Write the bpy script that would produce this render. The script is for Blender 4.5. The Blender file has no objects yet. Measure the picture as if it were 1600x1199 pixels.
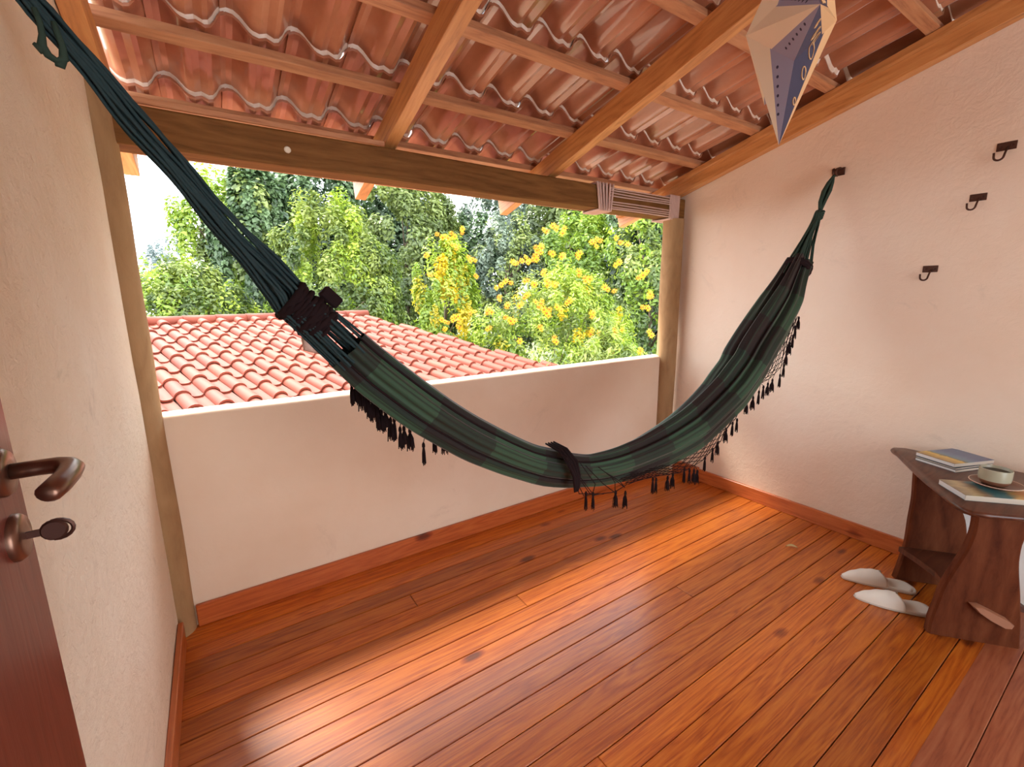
import bpy, bmesh, math, random
import numpy as np
from mathutils import Vector, Matrix, noise
R = random.Random(7)
C = bpy.context.scene.collection
PI = math.pi

# ------------------------------------------------------------------ camera, sky, sun, exposure
cam_d = bpy.data.cameras.new('camera'); cam = bpy.data.objects.new('camera', cam_d); C.objects.link(cam)
cam_d.sensor_width = 36; cam_d.lens = 36 * 699.66 / 1600; cam_d.clip_start = .02; cam_d.clip_end = 300
r_, u_, f_ = Vector((.83310922, -.55302397, -.00966995)), Vector((.11370689, .15413319, .98148546)), Vector((.54129453, .81878413, -.19129242))
m = Matrix.Identity(4)
for i in range(3):
    m[i][0], m[i][1], m[i][2] = r_[i], u_[i], -f_[i]
m.translation = (.2605, -2.2047, 1.40)
cam.matrix_world = m
bpy.context.scene.camera = cam
sc = bpy.context.scene
sc.view_settings.view_transform = 'Standard'; sc.view_settings.look = 'None'; sc.view_settings.gamma = 1
sc.view_settings.use_curve_mapping = False
sc.view_settings.exposure = 1.42

w = bpy.data.worlds.new('world'); sc.world = w; w.use_nodes = True
nt = w.node_tree; bg = nt.nodes['Background']; bg.inputs['Strength'].default_value = 2.3
tc = nt.nodes.new('ShaderNodeTexCoord'); nz = nt.nodes.new('ShaderNodeTexNoise'); nz.inputs['Scale'].default_value = 2.5; nz.inputs['Detail'].default_value = 5
rp = nt.nodes.new('ShaderNodeValToRGB'); rp.color_ramp.elements[0].position = .4; rp.color_ramp.elements[1].position = .6
rp.color_ramp.elements[0].color = (.70, .84, .95, 1); rp.color_ramp.elements[1].color = (1, .98, .96, 1)
nt.links.new(tc.outputs['Generated'], nz.inputs['Vector']); nt.links.new(nz.outputs['Fac'], rp.inputs['Fac']); nt.links.new(rp.outputs['Color'], bg.inputs['Color'])

sun_d = bpy.data.lights.new('sun', 'SUN'); sun = bpy.data.objects.new('sun', sun_d); C.objects.link(sun)
sun_d.energy = 3.8; sun_d.angle = math.radians(9.5); sun_d.color = (1, .93, .82)
sun.rotation_euler = Vector((.32, -1, -1.43)).to_track_quat('-Z', 'Y').to_euler()

# ------------------------------------------------------------------ materials
def nodes(mat):
    mat.use_nodes = True; nt = mat.node_tree; return nt, nt.nodes['Principled BSDF']
def N(nt, t, **k):
    n = nt.nodes.new(t)
    for a, b in k.items():
        if a in n.inputs: n.inputs[a].default_value = b
        else: setattr(n, a, b)
    return n
def flat(name, col, rough=.6, metal=0, spec=.5, coat=0):
    m = bpy.data.materials.new(name); nt, b = nodes(m)
    b.inputs['Base Color'].default_value = (*col, 1); b.inputs['Roughness'].default_value = rough; b.inputs['Metallic'].default_value = metal
    b.inputs['Specular IOR Level'].default_value = spec; b.inputs['Coat Weight'].default_value = coat
    return m
def ramp(nt, fac, stops):
    r = nt.nodes.new('ShaderNodeValToRGB'); e = r.color_ramp.elements
    while len(e) < len(stops): e.new(.5)
    for el, (p, c) in zip(e, stops): el.position = p; el.color = (*c, 1)
    nt.links.new(fac, r.inputs['Fac']); return r.outputs['Color']
def bump(nt, b, h, s=.3, d=.01):
    n = N(nt, 'ShaderNodeBump', Strength=s, Distance=d); nt.links.new(h, n.inputs['Height']); nt.links.new(n.outputs['Normal'], b.inputs['Normal'])
def mix(nt, f, a, c, mode='MIX'):
    n = nt.nodes.new('ShaderNodeMix'); n.data_type = 'RGBA'; n.blend_type = mode
    for s, v in ((0, f), (6, a), (7, c)):
        if hasattr(v, 'links') or hasattr(v, 'is_linked'): nt.links.new(v, n.inputs[s])
        elif s == 0: n.inputs[0].default_value = v
        else: n.inputs[s].default_value = (*v, 1)
    return n.outputs[2]
def mth(nt, op, a, b=None, c=None):
    n = nt.nodes.new('ShaderNodeMath'); n.operation = op
    for i, v in enumerate((a, b, c)):
        if v is None: continue
        if isinstance(v, (int, float)): n.inputs[i].default_value = v
        else: nt.links.new(v, n.inputs[i])
    return n.outputs[0]
def coords(nt, scale=(1, 1, 1), rnd=0, world=False):
    if world: o = N(nt, 'ShaderNodeNewGeometry').outputs['Position']
    else: o = N(nt, 'ShaderNodeTexCoord').outputs['Object']
    if rnd:
        oi = N(nt, 'ShaderNodeObjectInfo'); v = N(nt, 'ShaderNodeVectorMath', operation='MULTIPLY_ADD')
        cx = N(nt, 'ShaderNodeCombineXYZ'); 
        for i in range(3): nt.links.new(oi.outputs['Random'], cx.inputs[i])
        nt.links.new(cx.outputs[0], v.inputs[0]); v.inputs[1].default_value = (rnd, rnd * 1.7, rnd * .6); nt.links.new(o, v.inputs[2]); o = v.outputs[0]
    mp = N(nt, 'ShaderNodeMapping'); mp.inputs['Scale'].default_value = scale; nt.links.new(o, mp.inputs['Vector']); return mp.outputs[0]
def wood(name, dark, mid, light, axis='x', rough=.35, coat=0., knots=True, stretch=14, rnd=30, vary=.35, bs=.15, coatr=.2, spec=.5):
    m = bpy.data.materials.new(name); nt, b = nodes(m)
    s = {'x': (1, stretch, stretch), 'y': (stretch, 1, stretch), 'z': (stretch, stretch, 1)}[axis]
    v = coords(nt, s, rnd)
    n1 = N(nt, 'ShaderNodeTexNoise', Scale=.8, Detail=3, Distortion=.7); nt.links.new(v, n1.inputs['Vector'])
    s2 = tuple(x * 1. for x in s)
    n2 = N(nt, 'ShaderNodeTexNoise', Scale=7, Detail=6, Roughness=.7, Distortion=.4); nt.links.new(v, n2.inputs['Vector'])
    w1 = mth(nt, 'FRACT', mth(nt, 'MULTIPLY', n1.outputs['Fac'], 9.))
    tri = mth(nt, 'ABSOLUTE', mth(nt, 'SUBTRACT', w1, .5))
    f = mth(nt, 'ADD', mth(nt, 'MULTIPLY', tri, .5), mth(nt, 'MULTIPLY', n2.outputs['Fac'], .72))
    col = ramp(nt, f, [(.2, dark), (.45, mid), (.8, light)])
    oi = N(nt, 'ShaderNodeObjectInfo')
    br = mth(nt, 'ADD', mth(nt, 'MULTIPLY', oi.outputs['Random'], vary), 1 - vary * .5)
    cc = N(nt, 'ShaderNodeCombineColor')
    for i in range(3): nt.links.new(br, cc.inputs[i])
    col = mix(nt, 1., col, cc.outputs[0], 'MULTIPLY')
    if knots:
        ks = {'x': (2.6, 6, 6), 'y': (6, 2.6, 6), 'z': (6, 6, 2.6)}[axis]
        kv = coords(nt, ks, rnd); vo = N(nt, 'ShaderNodeTexVoronoi', Scale=1., Randomness=1.); nt.links.new(kv, vo.inputs['Vector'])
        kd = mth(nt, 'ADD', vo.outputs['Distance'], mth(nt, 'MULTIPLY', n2.outputs['Fac'], .08))
        kc = ramp(nt, kd, [(.11, (.10, .04, .03)), (.15, (.45, .25, .15)), (.20, (1, 1, 1))])
        sel = N(nt, 'ShaderNodeSeparateColor'); nt.links.new(vo.outputs['Color'], sel.inputs[0])
        kc2 = mix(nt, mth(nt, 'GREATER_THAN', sel.outputs[0], .38), (1, 1, 1), kc)
        col = mix(nt, .8, col, kc2, 'MULTIPLY')
    nt.links.new(col, b.inputs['Base Color'])
    b.inputs['Roughness'].default_value = rough; b.inputs['Coat Weight'].default_value = coat; b.inputs['Coat Roughness'].default_value = coatr
    b.inputs['Specular IOR Level'].default_value = spec
    bump(nt, b, f, bs, .004)
    return m
def plaster(name, c1, c2, stain, bs=.35, scale=1.):
    m = bpy.data.materials.new(name); nt, b = nodes(m); v = coords(nt, (scale,) * 3, 0, True)
    n1 = N(nt, 'ShaderNodeTexNoise', Scale=1.3, Detail=5, Roughness=.6); n2 = N(nt, 'ShaderNodeTexNoise', Scale=22, Detail=8, Roughness=.65, Distortion=.6); n3 = N(nt, 'ShaderNodeTexNoise', Scale=2.6, Detail=7, Roughness=.75, Distortion=.8)
    for n in (n1, n2, n3): nt.links.new(v, n.inputs['Vector'])
    col = ramp(nt, n1.outputs['Fac'], [(.35, c1), (.65, c2)])
    st = ramp(nt, n3.outputs['Fac'], [(.60, (0, 0, 0)), (.78, (1, 1, 1))])
    s2 = N(nt, 'ShaderNodeSeparateColor'); nt.links.new(st, s2.inputs[0])
    col = mix(nt, mth(nt, 'MULTIPLY', s2.outputs[0], .45), col, stain)
    nt.links.new(col, b.inputs['Base Color']); b.inputs['Roughness'].default_value = .9; b.inputs['Specular IOR Level'].default_value = .15
    h = mth(nt, 'ADD', n2.outputs['Fac'], mth(nt, 'MULTIPLY', n3.outputs['Fac'], 1.2))
    bump(nt, b, h, bs, .012)
    return m
def clay(name, stops, rough=.5, sc_=6, rnd=20, moss=0, coat=0):
    m = bpy.data.materials.new(name); nt, b = nodes(m); v = coords(nt, (1, .45, 1), rnd)
    n1 = N(nt, 'ShaderNodeTexNoise', Scale=sc_, Detail=5, Roughness=.6); nt.links.new(v, n1.inputs['Vector'])
    oi = N(nt, 'ShaderNodeObjectInfo')
    f = mth(nt, 'ADD', mth(nt, 'MULTIPLY', n1.outputs['Fac'], .75), mth(nt, 'MULTIPLY', oi.outputs['Random'], .25))
    col = ramp(nt, f, stops)
    if moss:
        n2 = N(nt, 'ShaderNodeTexNoise', Scale=3.2, Detail=6, Roughness=.7); nt.links.new(v, n2.inputs['Vector'])
        mm = ramp(nt, n2.outputs['Fac'], [(.58, (0, 0, 0)), (.70, (1, 1, 1))]); s2 = N(nt, 'ShaderNodeSeparateColor'); nt.links.new(mm, s2.inputs[0])
        col = mix(nt, mth(nt, 'MULTIPLY', s2.outputs[0], moss), col, (.30, .20, .06))
    nt.links.new(col, b.inputs['Base Color']); b.inputs['Roughness'].default_value = rough; b.inputs['Coat Weight'].default_value = coat
    bump(nt, b, n1.outputs['Fac'], .2, .01)
    return m
def leafmat(name, dark, mid, light, trans=.35):
    m = bpy.data.materials.new(name); m.use_nodes = True; nt = m.node_tree; nt.nodes.clear()
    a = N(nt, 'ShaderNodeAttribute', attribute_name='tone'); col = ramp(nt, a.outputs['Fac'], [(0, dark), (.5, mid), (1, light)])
    d = N(nt, 'ShaderNodeBsdfDiffuse'); t = N(nt, 'ShaderNodeBsdfTranslucent'); g = N(nt, 'ShaderNodeBsdfGlossy', Roughness=.45); x = N(nt, 'ShaderNodeMixShader', Fac=trans); y = N(nt, 'ShaderNodeMixShader', Fac=.05); o = N(nt, 'ShaderNodeOutputMaterial')
    nt.links.new(col, d.inputs[0]); nt.links.new(col, t.inputs[0]); nt.links.new(d.outputs[0], x.inputs[1]); nt.links.new(t.outputs[0], x.inputs[2])
    nt.links.new(x.outputs[0], y.inputs[1]); nt.links.new(g.outputs[0], y.inputs[2]); nt.links.new(y.outputs[0], o.inputs[0])
    return m

M = {}
M['wall'] = plaster('plaster_white', (.80, .62, .475), (.84, .69, .56), (.52, .42, .33), .30)
M['wall_l'] = plaster('plaster_rough', (.76, .61, .46), (.82, .70, .57), (.36, .27, .19), .8, 1.3)
M['parapet'] = plaster('plaster_parapet', (.78, .60, .45), (.84, .69, .55), (.56, .42, .32), .12)
M['floor'] = wood('floor_pine', (.22, .032, .003), (.44, .100, .008), (.64, .200, .020), 'x', .36, .4, True, 20, 40, .50, .10, .22, .4)
M['floor_old'] = wood('floor_old', (.22, .05, .02), (.36, .10, .04), (.46, .16, .07), 'x', .5, .1, True, 12, 40, .3, .15)
M['skirt'] = wood('skirting', (.30, .055, .012), (.46, .10, .022), (.58, .16, .04), 'x', .35, .3, True, 12, 40, .2)
M['skirt_y'] = wood('skirting_y', (.30, .06, .015), (.48, .12, .03), (.60, .18, .05), 'y', .35, .3, True, 12, 40, .2)
M['rafter'] = wood('rafter_wood', (.36, .14, .04), (.56, .24, .075), (.68, .34, .12), 'y', .5, .15, False, 10, 30, .2, .35)
M['batten'] = wood('batten_wood', (.30, .11, .05), (.50, .22, .10), (.62, .31, .15), 'x', .6, 0, False, 10, 30, .2, .3)
M['beam'] = wood('beam_wood', (.12, .048, .011), (.19, .082, .021), (.26, .12, .032), 'x', .7, 0, False, 8, 30, .1, .3, .2, .2)
M['post'] = wood('post_wood', (.30, .175, .085), (.37, .225, .11), (.44, .275, .14), 'z', .85, 0, False, 3, 30, .1, .5, .2, .2)
M['tile'] = clay('tile_glazed', [(.25, (.27, .095, .045)), (.5, (.46, .175, .09)), (.75, (.62, .29, .165))], .28, 6, 20, .75, .6)
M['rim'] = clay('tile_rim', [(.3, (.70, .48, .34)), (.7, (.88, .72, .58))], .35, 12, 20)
M['roof'] = clay('tile_outdoor', [(.25, (.165, .026, .010)), (.5, (.215, .036, .014)), (.8, (.26, .052, .021))], .7, 5)
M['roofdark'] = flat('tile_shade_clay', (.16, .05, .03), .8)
M['rust'] = flat('iron_rust', (.085, .035, .022), .55, .6)
M['bronze'] = flat('bronze_handle', (.22, .12, .085), .32, .85)
M['bronze_d'] = flat('bronze_dark', (.09, .04, .03), .4, .7)
M['door'] = wood('door_wood', (.10, .02, .014), (.15, .032, .022), (.19, .045, .03), 'z', .4, .2, False, 12, 10, .1)
M['table'] = wood('table_wood', (.040, .010, .005), (.085, .024, .011), (.14, .046, .022), 'x', .33, .12, False, 9, 10, .15, .2)
M['table_z'] = wood('table_leg_wood', (.060, .013, .005), (.115, .030, .011), (.18, .055, .022), 'z', .6, 0, False, 4, 10, .15, .1, .2, .08)
M['table_light'] = flat('table_end_grain', (.36, .16, .09), .4)
M['slipper'] = flat('slipper_cloth', (.80, .75, .66), .95, 0, .1)
M['slipper_e'] = flat('slipper_edge', (.62, .55, .47), .9, 0, .1)
M['slipper_d'] = flat('slipper_inside', (.72, .67, .58), .95, 0, .1)
M['paper'] = flat('pages', (.86, .84, .82), .9)
M['pages_t'] = flat('pages_tan', (.66, .58, .48), .9)
M['cover_d'] = flat('cover_dark', (.06, .08, .09), .4)
M['ceramic'] = flat('ceramic_green', (.42, .40, .29), .25)
M['ceramic_b'] = flat('ceramic_brown', (.22, .095, .055), .3)
M['coffee'] = flat('coffee', (.02, .008, .005), .08)
M['cream'] = flat('lantern_cream', (.86, .78, .62), .8)
M['lav'] = flat('lantern_lavender', (.33, .34, .50), .8)
M['slate'] = flat('lantern_slate', (.050, .042, .075), .8)
M['peach'] = flat('lantern_peach', (.72, .42, .20), .8)
M['ink'] = flat('lantern_ink', (.04, .035, .08), .8)
M['cordp'] = flat('pale_cord', (.66, .46, .39), .85)
M['cordd'] = flat('dark_cord', (.020, .011, .012), .9, 0, .1)
M['cordg'] = flat('green_cord', (.035, .06, .045), .85, 0, .15)
M['cordb'] = flat('blue_green_cord', (.03, .055, .06), .85, 0, .15)
M['leafdry'] = flat('dry_leaf', (.55, .42, .2), .8)
M['whitebox'] = flat('block_white', (.88, .87, .85), .7)  # bright white of the added block behind the table
M['bark'] = flat('bark', (.13, .09, .06), .9)
M['ground'] = flat('ground_soil', (.10, .12, .04), .95)
M['petal'] = flat('petal_yellow', (.74, .40, .006), .7)
M['petal2'] = flat('petal_orange', (.68, .27, .006), .7)
M['disc'] = flat('flower_disc', (.42, .11, .006), .8)

# ------------------------------------------------------------------ helpers
class MB:
    def __init__(s): s.v = []; s.f = []; s.m = []
    def add(s, vs, fs, mi=0):
        o = len(s.v); s.v += [tuple(v) for v in vs]; s.f += [tuple(i + o for i in f) for f in fs]; s.m += [mi] * len(fs)
    def box(s, a, b, mi=0, M4=None, ch=0):
        x0, y0, z0 = a; x1, y1, z1 = b
        if ch:
            c = ch
            P = []
            for z, ins in ((z0, c), (z0 + c, 0), (z1 - c, 0), (z1, c)):
                P += [(x0 + ins + (c if not ins else 0), y0 + ins, z), (x1 - ins - (c if not ins else 0), y0 + ins, z), (x1 - ins, y0 + ins + (c if not ins else 0), z), (x1 - ins, y1 - ins - (c if not ins else 0), z),
                      (x1 - ins - (c if not ins else 0), y1 - ins, z), (x0 + ins + (c if not ins else 0), y1 - ins, z), (x0 + ins, y1 - ins - (c if not ins else 0), z), (x0 + ins, y0 + ins + (c if not ins else 0), z)]
            F = [tuple(range(7, -1, -1)), tuple(range(24, 32))]
            for k in range(3):
                for i in range(8): F.append((k * 8 + i, k * 8 + (i + 1) % 8, k * 8 + 8 + (i + 1) % 8, k * 8 + 8 + i))
            V = P
        else:
            V = [(x0, y0, z0), (x1, y0, z0), (x1, y1, z0), (x0, y1, z0), (x0, y0, z1), (x1, y0, z1), (x1, y1, z1), (x0, y1, z1)]
            F = [(0, 3, 2, 1), (4, 5, 6, 7), (0, 1, 5, 4), (1, 2, 6, 5), (2, 3, 7, 6), (3, 0, 4, 7)]
        if M4 is not None: V = [M4 @ Vector(v) for v in V]
        s.add(V, F, mi)
    def tube(s, pts, rad, n=8, mi=0, closed=False, caps=True, flat_=1.):
        pts = [Vector(p) for p in pts]; k = len(pts)
        if not hasattr(rad, '__len__'): rad = [rad] * k
        V = []; up = None
        for i, p in enumerate(pts):
            if closed: t = pts[(i + 1) % k] - pts[i - 1]
            else: t = pts[min(i + 1, k - 1)] - pts[max(i - 1, 0)]
            t.normalize()
            if up is None:
                up = Vector((0, 0, 1)) if abs(t.z) < .9 else Vector((0, 1, 0))
            a = t.cross(up)
            if a.length < 1e-6: a = t.orthogonal()
            a.normalize(); b = a.cross(t); up = b
            for j in range(n):
                th = 2 * PI * j / n; V.append(p + a * math.cos(th) * rad[i] + b * math.sin(th) * rad[i] * flat_)
        F = []
        for i in range(k if closed else k - 1):
            for j in range(n):
                F.append((i * n + j, i * n + (j + 1) % n, ((i + 1) % k) * n + (j + 1) % n, ((i + 1) % k) * n + j))
        if caps and not closed: F += [tuple(range(n - 1, -1, -1)), tuple(range((k - 1) * n, k * n))]
        s.add(V, F, mi)
    def lathe(s, prof, n=24, mi=0, at=(0, 0, 0), M4=None):
        V = []
        for r, z in prof:
            for j in range(n):
                th = 2 * PI * j / n; V.append(Vector((r * math.cos(th), r * math.sin(th), z)) + Vector(at))
        if M4 is not None: V = [M4 @ v for v in V]
        F = []
        for i in range(len(prof) - 1):
            for j in range(n): F.append((i * n + j, i * n + (j + 1) % n, (i + 1) * n + (j + 1) % n, (i + 1) * n + j))
        s.add(V, F, mi)
    def prism(s, poly, z0, z1, mi=0, M4=None, ch=0):
        n = len(poly); A = Vector((sum(p[0] for p in poly) / n, sum(p[1] for p in poly) / n))
        def ins(p, c):
            d = A - Vector(p[:2]); d.normalize(); return (p[0] + d.x * c, p[1] + d.y * c)
        lv = [(z0, 0), (z1, 0)] if not ch else [(z0, ch), (z0 + ch, 0), (z1 - ch, 0), (z1, ch)]
        V = []
        for z, c in lv:
            for p in poly:
                q = ins(p, c) if c else p; V.append(Vector((q[0], q[1], z)))
        if M4 is not None: V = [M4 @ v for v in V]
        F = [tuple(range(n - 1, -1, -1)), tuple(range((len(lv) - 1) * n, len(lv) * n))]
        for k in range(len(lv) - 1):
            for i in range(n): F.append((k * n + i, k * n + (i + 1) % n, (k + 1) * n + (i + 1) % n, (k + 1) * n + i))
        s.add(V, F, mi)
    def mesh(s, name, mats, smooth=False):
        me = bpy.data.meshes.new(name); me.from_pydata([tuple(v) for v in s.v], [], s.f)
        for x in (mats if isinstance(mats, (list, tuple)) else [mats]): me.materials.append(x)
        me.polygons.foreach_set('material_index', s.m)
        if smooth: me.polygons.foreach_set('use_smooth', [True] * len(s.f))
        me.update(); return me
    def build(s, name, mats, parent=None, smooth=False, loc=None):
        return put(name, s.mesh(name, mats, smooth), parent, loc)
def put(name, me, parent=None, loc=None, rot=None):
    o = bpy.data.objects.new(name, me); C.objects.link(o)
    if parent: o.parent = parent
    if loc is not None: o.location = loc
    if rot is not None: o.rotation_euler = rot
    return o
def autosmooth(o, ang=35):
    me = o.data; me.polygons.foreach_set('use_smooth', [True] * len(me.polygons)); me.set_sharp_from_angle(angle=math.radians(ang))
def recalc(o):
    bm = bmesh.new(); bm.from_mesh(o.data); bmesh.ops.recalc_face_normals(bm, faces=bm.faces); bm.to_mesh(o.data); bm.free()
def thing(name, label, cat, loc=(0, 0, 0), rz=0, group=None):
    o = bpy.data.objects.new(name, None); C.objects.link(o); o.location = loc; o.rotation_euler = (0, 0, rz); o.empty_display_size = .05
    o['label'] = label; o['category'] = cat
    if group: o['group'] = group
    return o
def tag(o, label, cat, group=None):
    o['label'] = label; o['category'] = cat
    if group: o['group'] = group
    return o
def struct(o): o['kind'] = 'structure'; return o
def sempty(name, loc=(0, 0, 0)):
    o = bpy.data.objects.new(name, None); C.objects.link(o); o.location = loc; o['kind'] = 'structure'; return o

# ------------------------------------------------------------------ measured shapes (metres): hammock centre line x, z, half width; tassel feet; net edges; flowers
BODY = [[0.421, 1.3946, 0.0439], [0.435, 1.3834, 0.0474], [0.454, 1.3685, 0.052], [0.4716, 1.3476, 0.0533], [0.489, 1.3271, 0.0556], [0.5063, 1.3086, 0.0587], [0.5259, 1.2868, 0.0613], [0.545, 1.2651, 0.0631], [0.5632, 1.2446, 0.0647], [0.5836, 1.2222, 0.0672], [0.6051, 1.1997, 0.0692], [0.6287, 1.178, 0.0693], [0.651, 1.1575, 0.0702], [0.6788, 1.1319, 0.0712], [0.7047, 1.1085, 0.0718], [0.7298, 1.0869, 0.0722], [0.7582, 1.0634, 0.0721], [0.7881, 1.0399, 0.0711], [0.8169, 1.018, 0.0707], [0.8494, 0.9939, 0.0707], [0.8832, 0.9693, 0.071], [0.9192, 0.9454, 0.0714], [0.9573, 0.9222, 0.0703], [0.9936, 0.8999, 0.069], [1.0397, 0.8728, 0.0684], [1.0833, 0.849, 0.0667], [1.1292, 0.8257, 0.0661], [1.1722, 0.8065, 0.0693], [1.2234, 0.7876, 0.0696], [1.2764, 0.768, 0.066], [1.3325, 0.7518, 0.0648], [1.3908, 0.7385, 0.0622], [1.4441, 0.7311, 0.0672], [1.5106, 0.7263, 0.0697], [1.5731, 0.726, 0.0721], [1.6363, 0.7297, 0.0751], [1.6961, 0.7343, 0.076], [1.7617, 0.7419, 0.0818], [1.829, 0.7509, 0.0875], [1.8961, 0.7639, 0.0908], [1.958, 0.7785, 0.0934], [2.0318, 0.7974, 0.0987], [2.0882, 0.8194, 0.0991], [2.1558, 0.8518, 0.0983], [2.2179, 0.8821, 0.1007], [2.2735, 0.9125, 0.1025], [2.3369, 0.9512, 0.1096], [2.3797, 0.9841, 0.1088], [2.4334, 1.0254, 0.108], [2.4761, 1.072, 0.115], [2.5215, 1.1206, 0.1126], [2.5669, 1.1632, 0.1127], [2.6237, 1.215, 0.1118], [2.6713, 1.2588, 0.1108], [2.7198, 1.3083, 0.1064], [2.7686, 1.3587, 0.1024], [2.8019, 1.4127, 0.0898], [2.8341, 1.4624, 0.0783], [2.8694, 1.5169, 0.07], [2.9067, 1.5624, 0.066]]
ROPEL = [[0.048, 1.9311, 0.0158], [0.0574, 1.9172, 0.0167], [0.073, 1.8951, 0.0178], [0.0884, 1.8735, 0.0184], [0.1042, 1.8513, 0.019], [0.1206, 1.8282, 0.0197], [0.1363, 1.8051, 0.0212], [0.1531, 1.7798, 0.023], [0.1711, 1.7522, 0.0252], [0.19, 1.7262, 0.0253], [0.2089, 1.7007, 0.0254], [0.2291, 1.6727, 0.0256], [0.2492, 1.6428, 0.0252], [0.2697, 1.6115, 0.0252], [0.2933, 1.5787, 0.0271], [0.3159, 1.5479, 0.0293], [0.3405, 1.5145, 0.0329], [0.3669, 1.4808, 0.0393], [0.3934, 1.4444, 0.0438], [0.4155, 1.4136, 0.0466]]
ROPER = [[2.9116, 1.5747, 0.0575], [2.9283, 1.6067, 0.0506], [2.9451, 1.6388, 0.0438], [2.962, 1.6709, 0.0373], [2.9797, 1.7031, 0.0311], [3.0013, 1.7354, 0.0271], [3.0231, 1.7679, 0.0222], [3.0383, 1.8007, 0.0168], [3.0436, 1.8341, 0.0119]]
TL = [[0.56, 1.107], [0.571, 1.108], [0.581, 1.108], [0.585, 1.087], [0.595, 1.082], [0.603, 1.058], [0.613, 1.049], [0.622, 1.049], [0.626, 1.024], [0.637, 1.014], [0.648, 1.014], [0.662, 0.984], [0.673, 0.984], [0.689, 0.951], [0.701, 0.952], [0.719, 0.942], [0.76, 0.888], [0.797, 0.916], [0.83, 0.905]]
TM = [[1.229, 0.719], [1.313, 0.635], [1.348, 0.624], [1.466, 0.599], [1.52, 0.583]]
TR = [[1.731, 0.574], [1.752, 0.568], [1.829, 0.557], [1.864, 0.563], [1.944, 0.57], [1.983, 0.554], [2.017, 0.546], [2.042, 0.536], [2.095, 0.59], [2.152, 0.618], [2.19, 0.645], [2.252, 0.697], [2.302, 0.723], [2.339, 0.733], [2.412, 0.812], [2.468, 0.827], [2.518, 0.85], [2.557, 0.871], [2.598, 0.882], [2.64, 0.897], [2.714, 0.915], [2.744, 0.964], [2.758, 1.024], [2.78, 1.08], [2.807, 1.116], [2.824, 1.162], [2.848, 1.209]]
NT = [[1.517, 0.692], [1.563, 0.696], [1.609, 0.7], [1.657, 0.704], [1.706, 0.709], [1.756, 0.713], [1.808, 0.718], [1.859, 0.726], [1.911, 0.734], [1.965, 0.743], [2.02, 0.752], [2.067, 0.77], [2.113, 0.791], [2.16, 0.812], [2.208, 0.833], [2.256, 0.856], [2.305, 0.879], [2.355, 0.903], [2.398, 0.932], [2.438, 0.963], [2.479, 0.994], [2.521, 1.026], [2.554, 1.062], [2.587, 1.099], [2.624, 1.134], [2.661, 1.17], [2.698, 1.207], [2.736, 1.244], [2.772, 1.282], [2.808, 1.32]]
NB = [[1.574, 0.654], [1.624, 0.652], [1.676, 0.651], [1.729, 0.649], [1.786, 0.64], [1.846, 0.632], [1.906, 0.627], [1.968, 0.622], [2.02, 0.634], [2.073, 0.648], [2.123, 0.665], [2.17, 0.687], [2.208, 0.715], [2.24, 0.747], [2.276, 0.778], [2.317, 0.806], [2.354, 0.838], [2.383, 0.873], [2.421, 0.905], [2.478, 0.927], [2.527, 0.956], [2.596, 0.972], [2.664, 0.992], [2.714, 1.022], [2.743, 1.062], [2.756, 1.107], [2.779, 1.149], [2.805, 1.191], [2.819, 1.235], [2.831, 1.28]]
FC = [[[1.198, 0.867], [1.273, 0.746], [1.302, 0.692]], [[1.218, 0.856], [1.297, 0.75], [1.346, 0.688]], [[1.277, 0.827], [1.358, 0.723], [1.346, 0.688]], [[1.308, 0.805], [1.397, 0.715], [1.463, 0.662]], [[1.439, 0.733], [1.461, 0.702], [1.463, 0.662]], [[1.405, 0.759], [1.485, 0.704], [1.515, 0.67]], [[1.233, 0.836], [1.28, 0.706], [1.402, 0.673]], [[1.343, 0.684], [1.463, 0.665], [1.528, 0.68]], [[1.263, 0.787], [1.333, 0.691], [1.359, 0.68]], [[1.371, 0.786], [1.45, 0.723], [1.515, 0.67]]]
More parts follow.
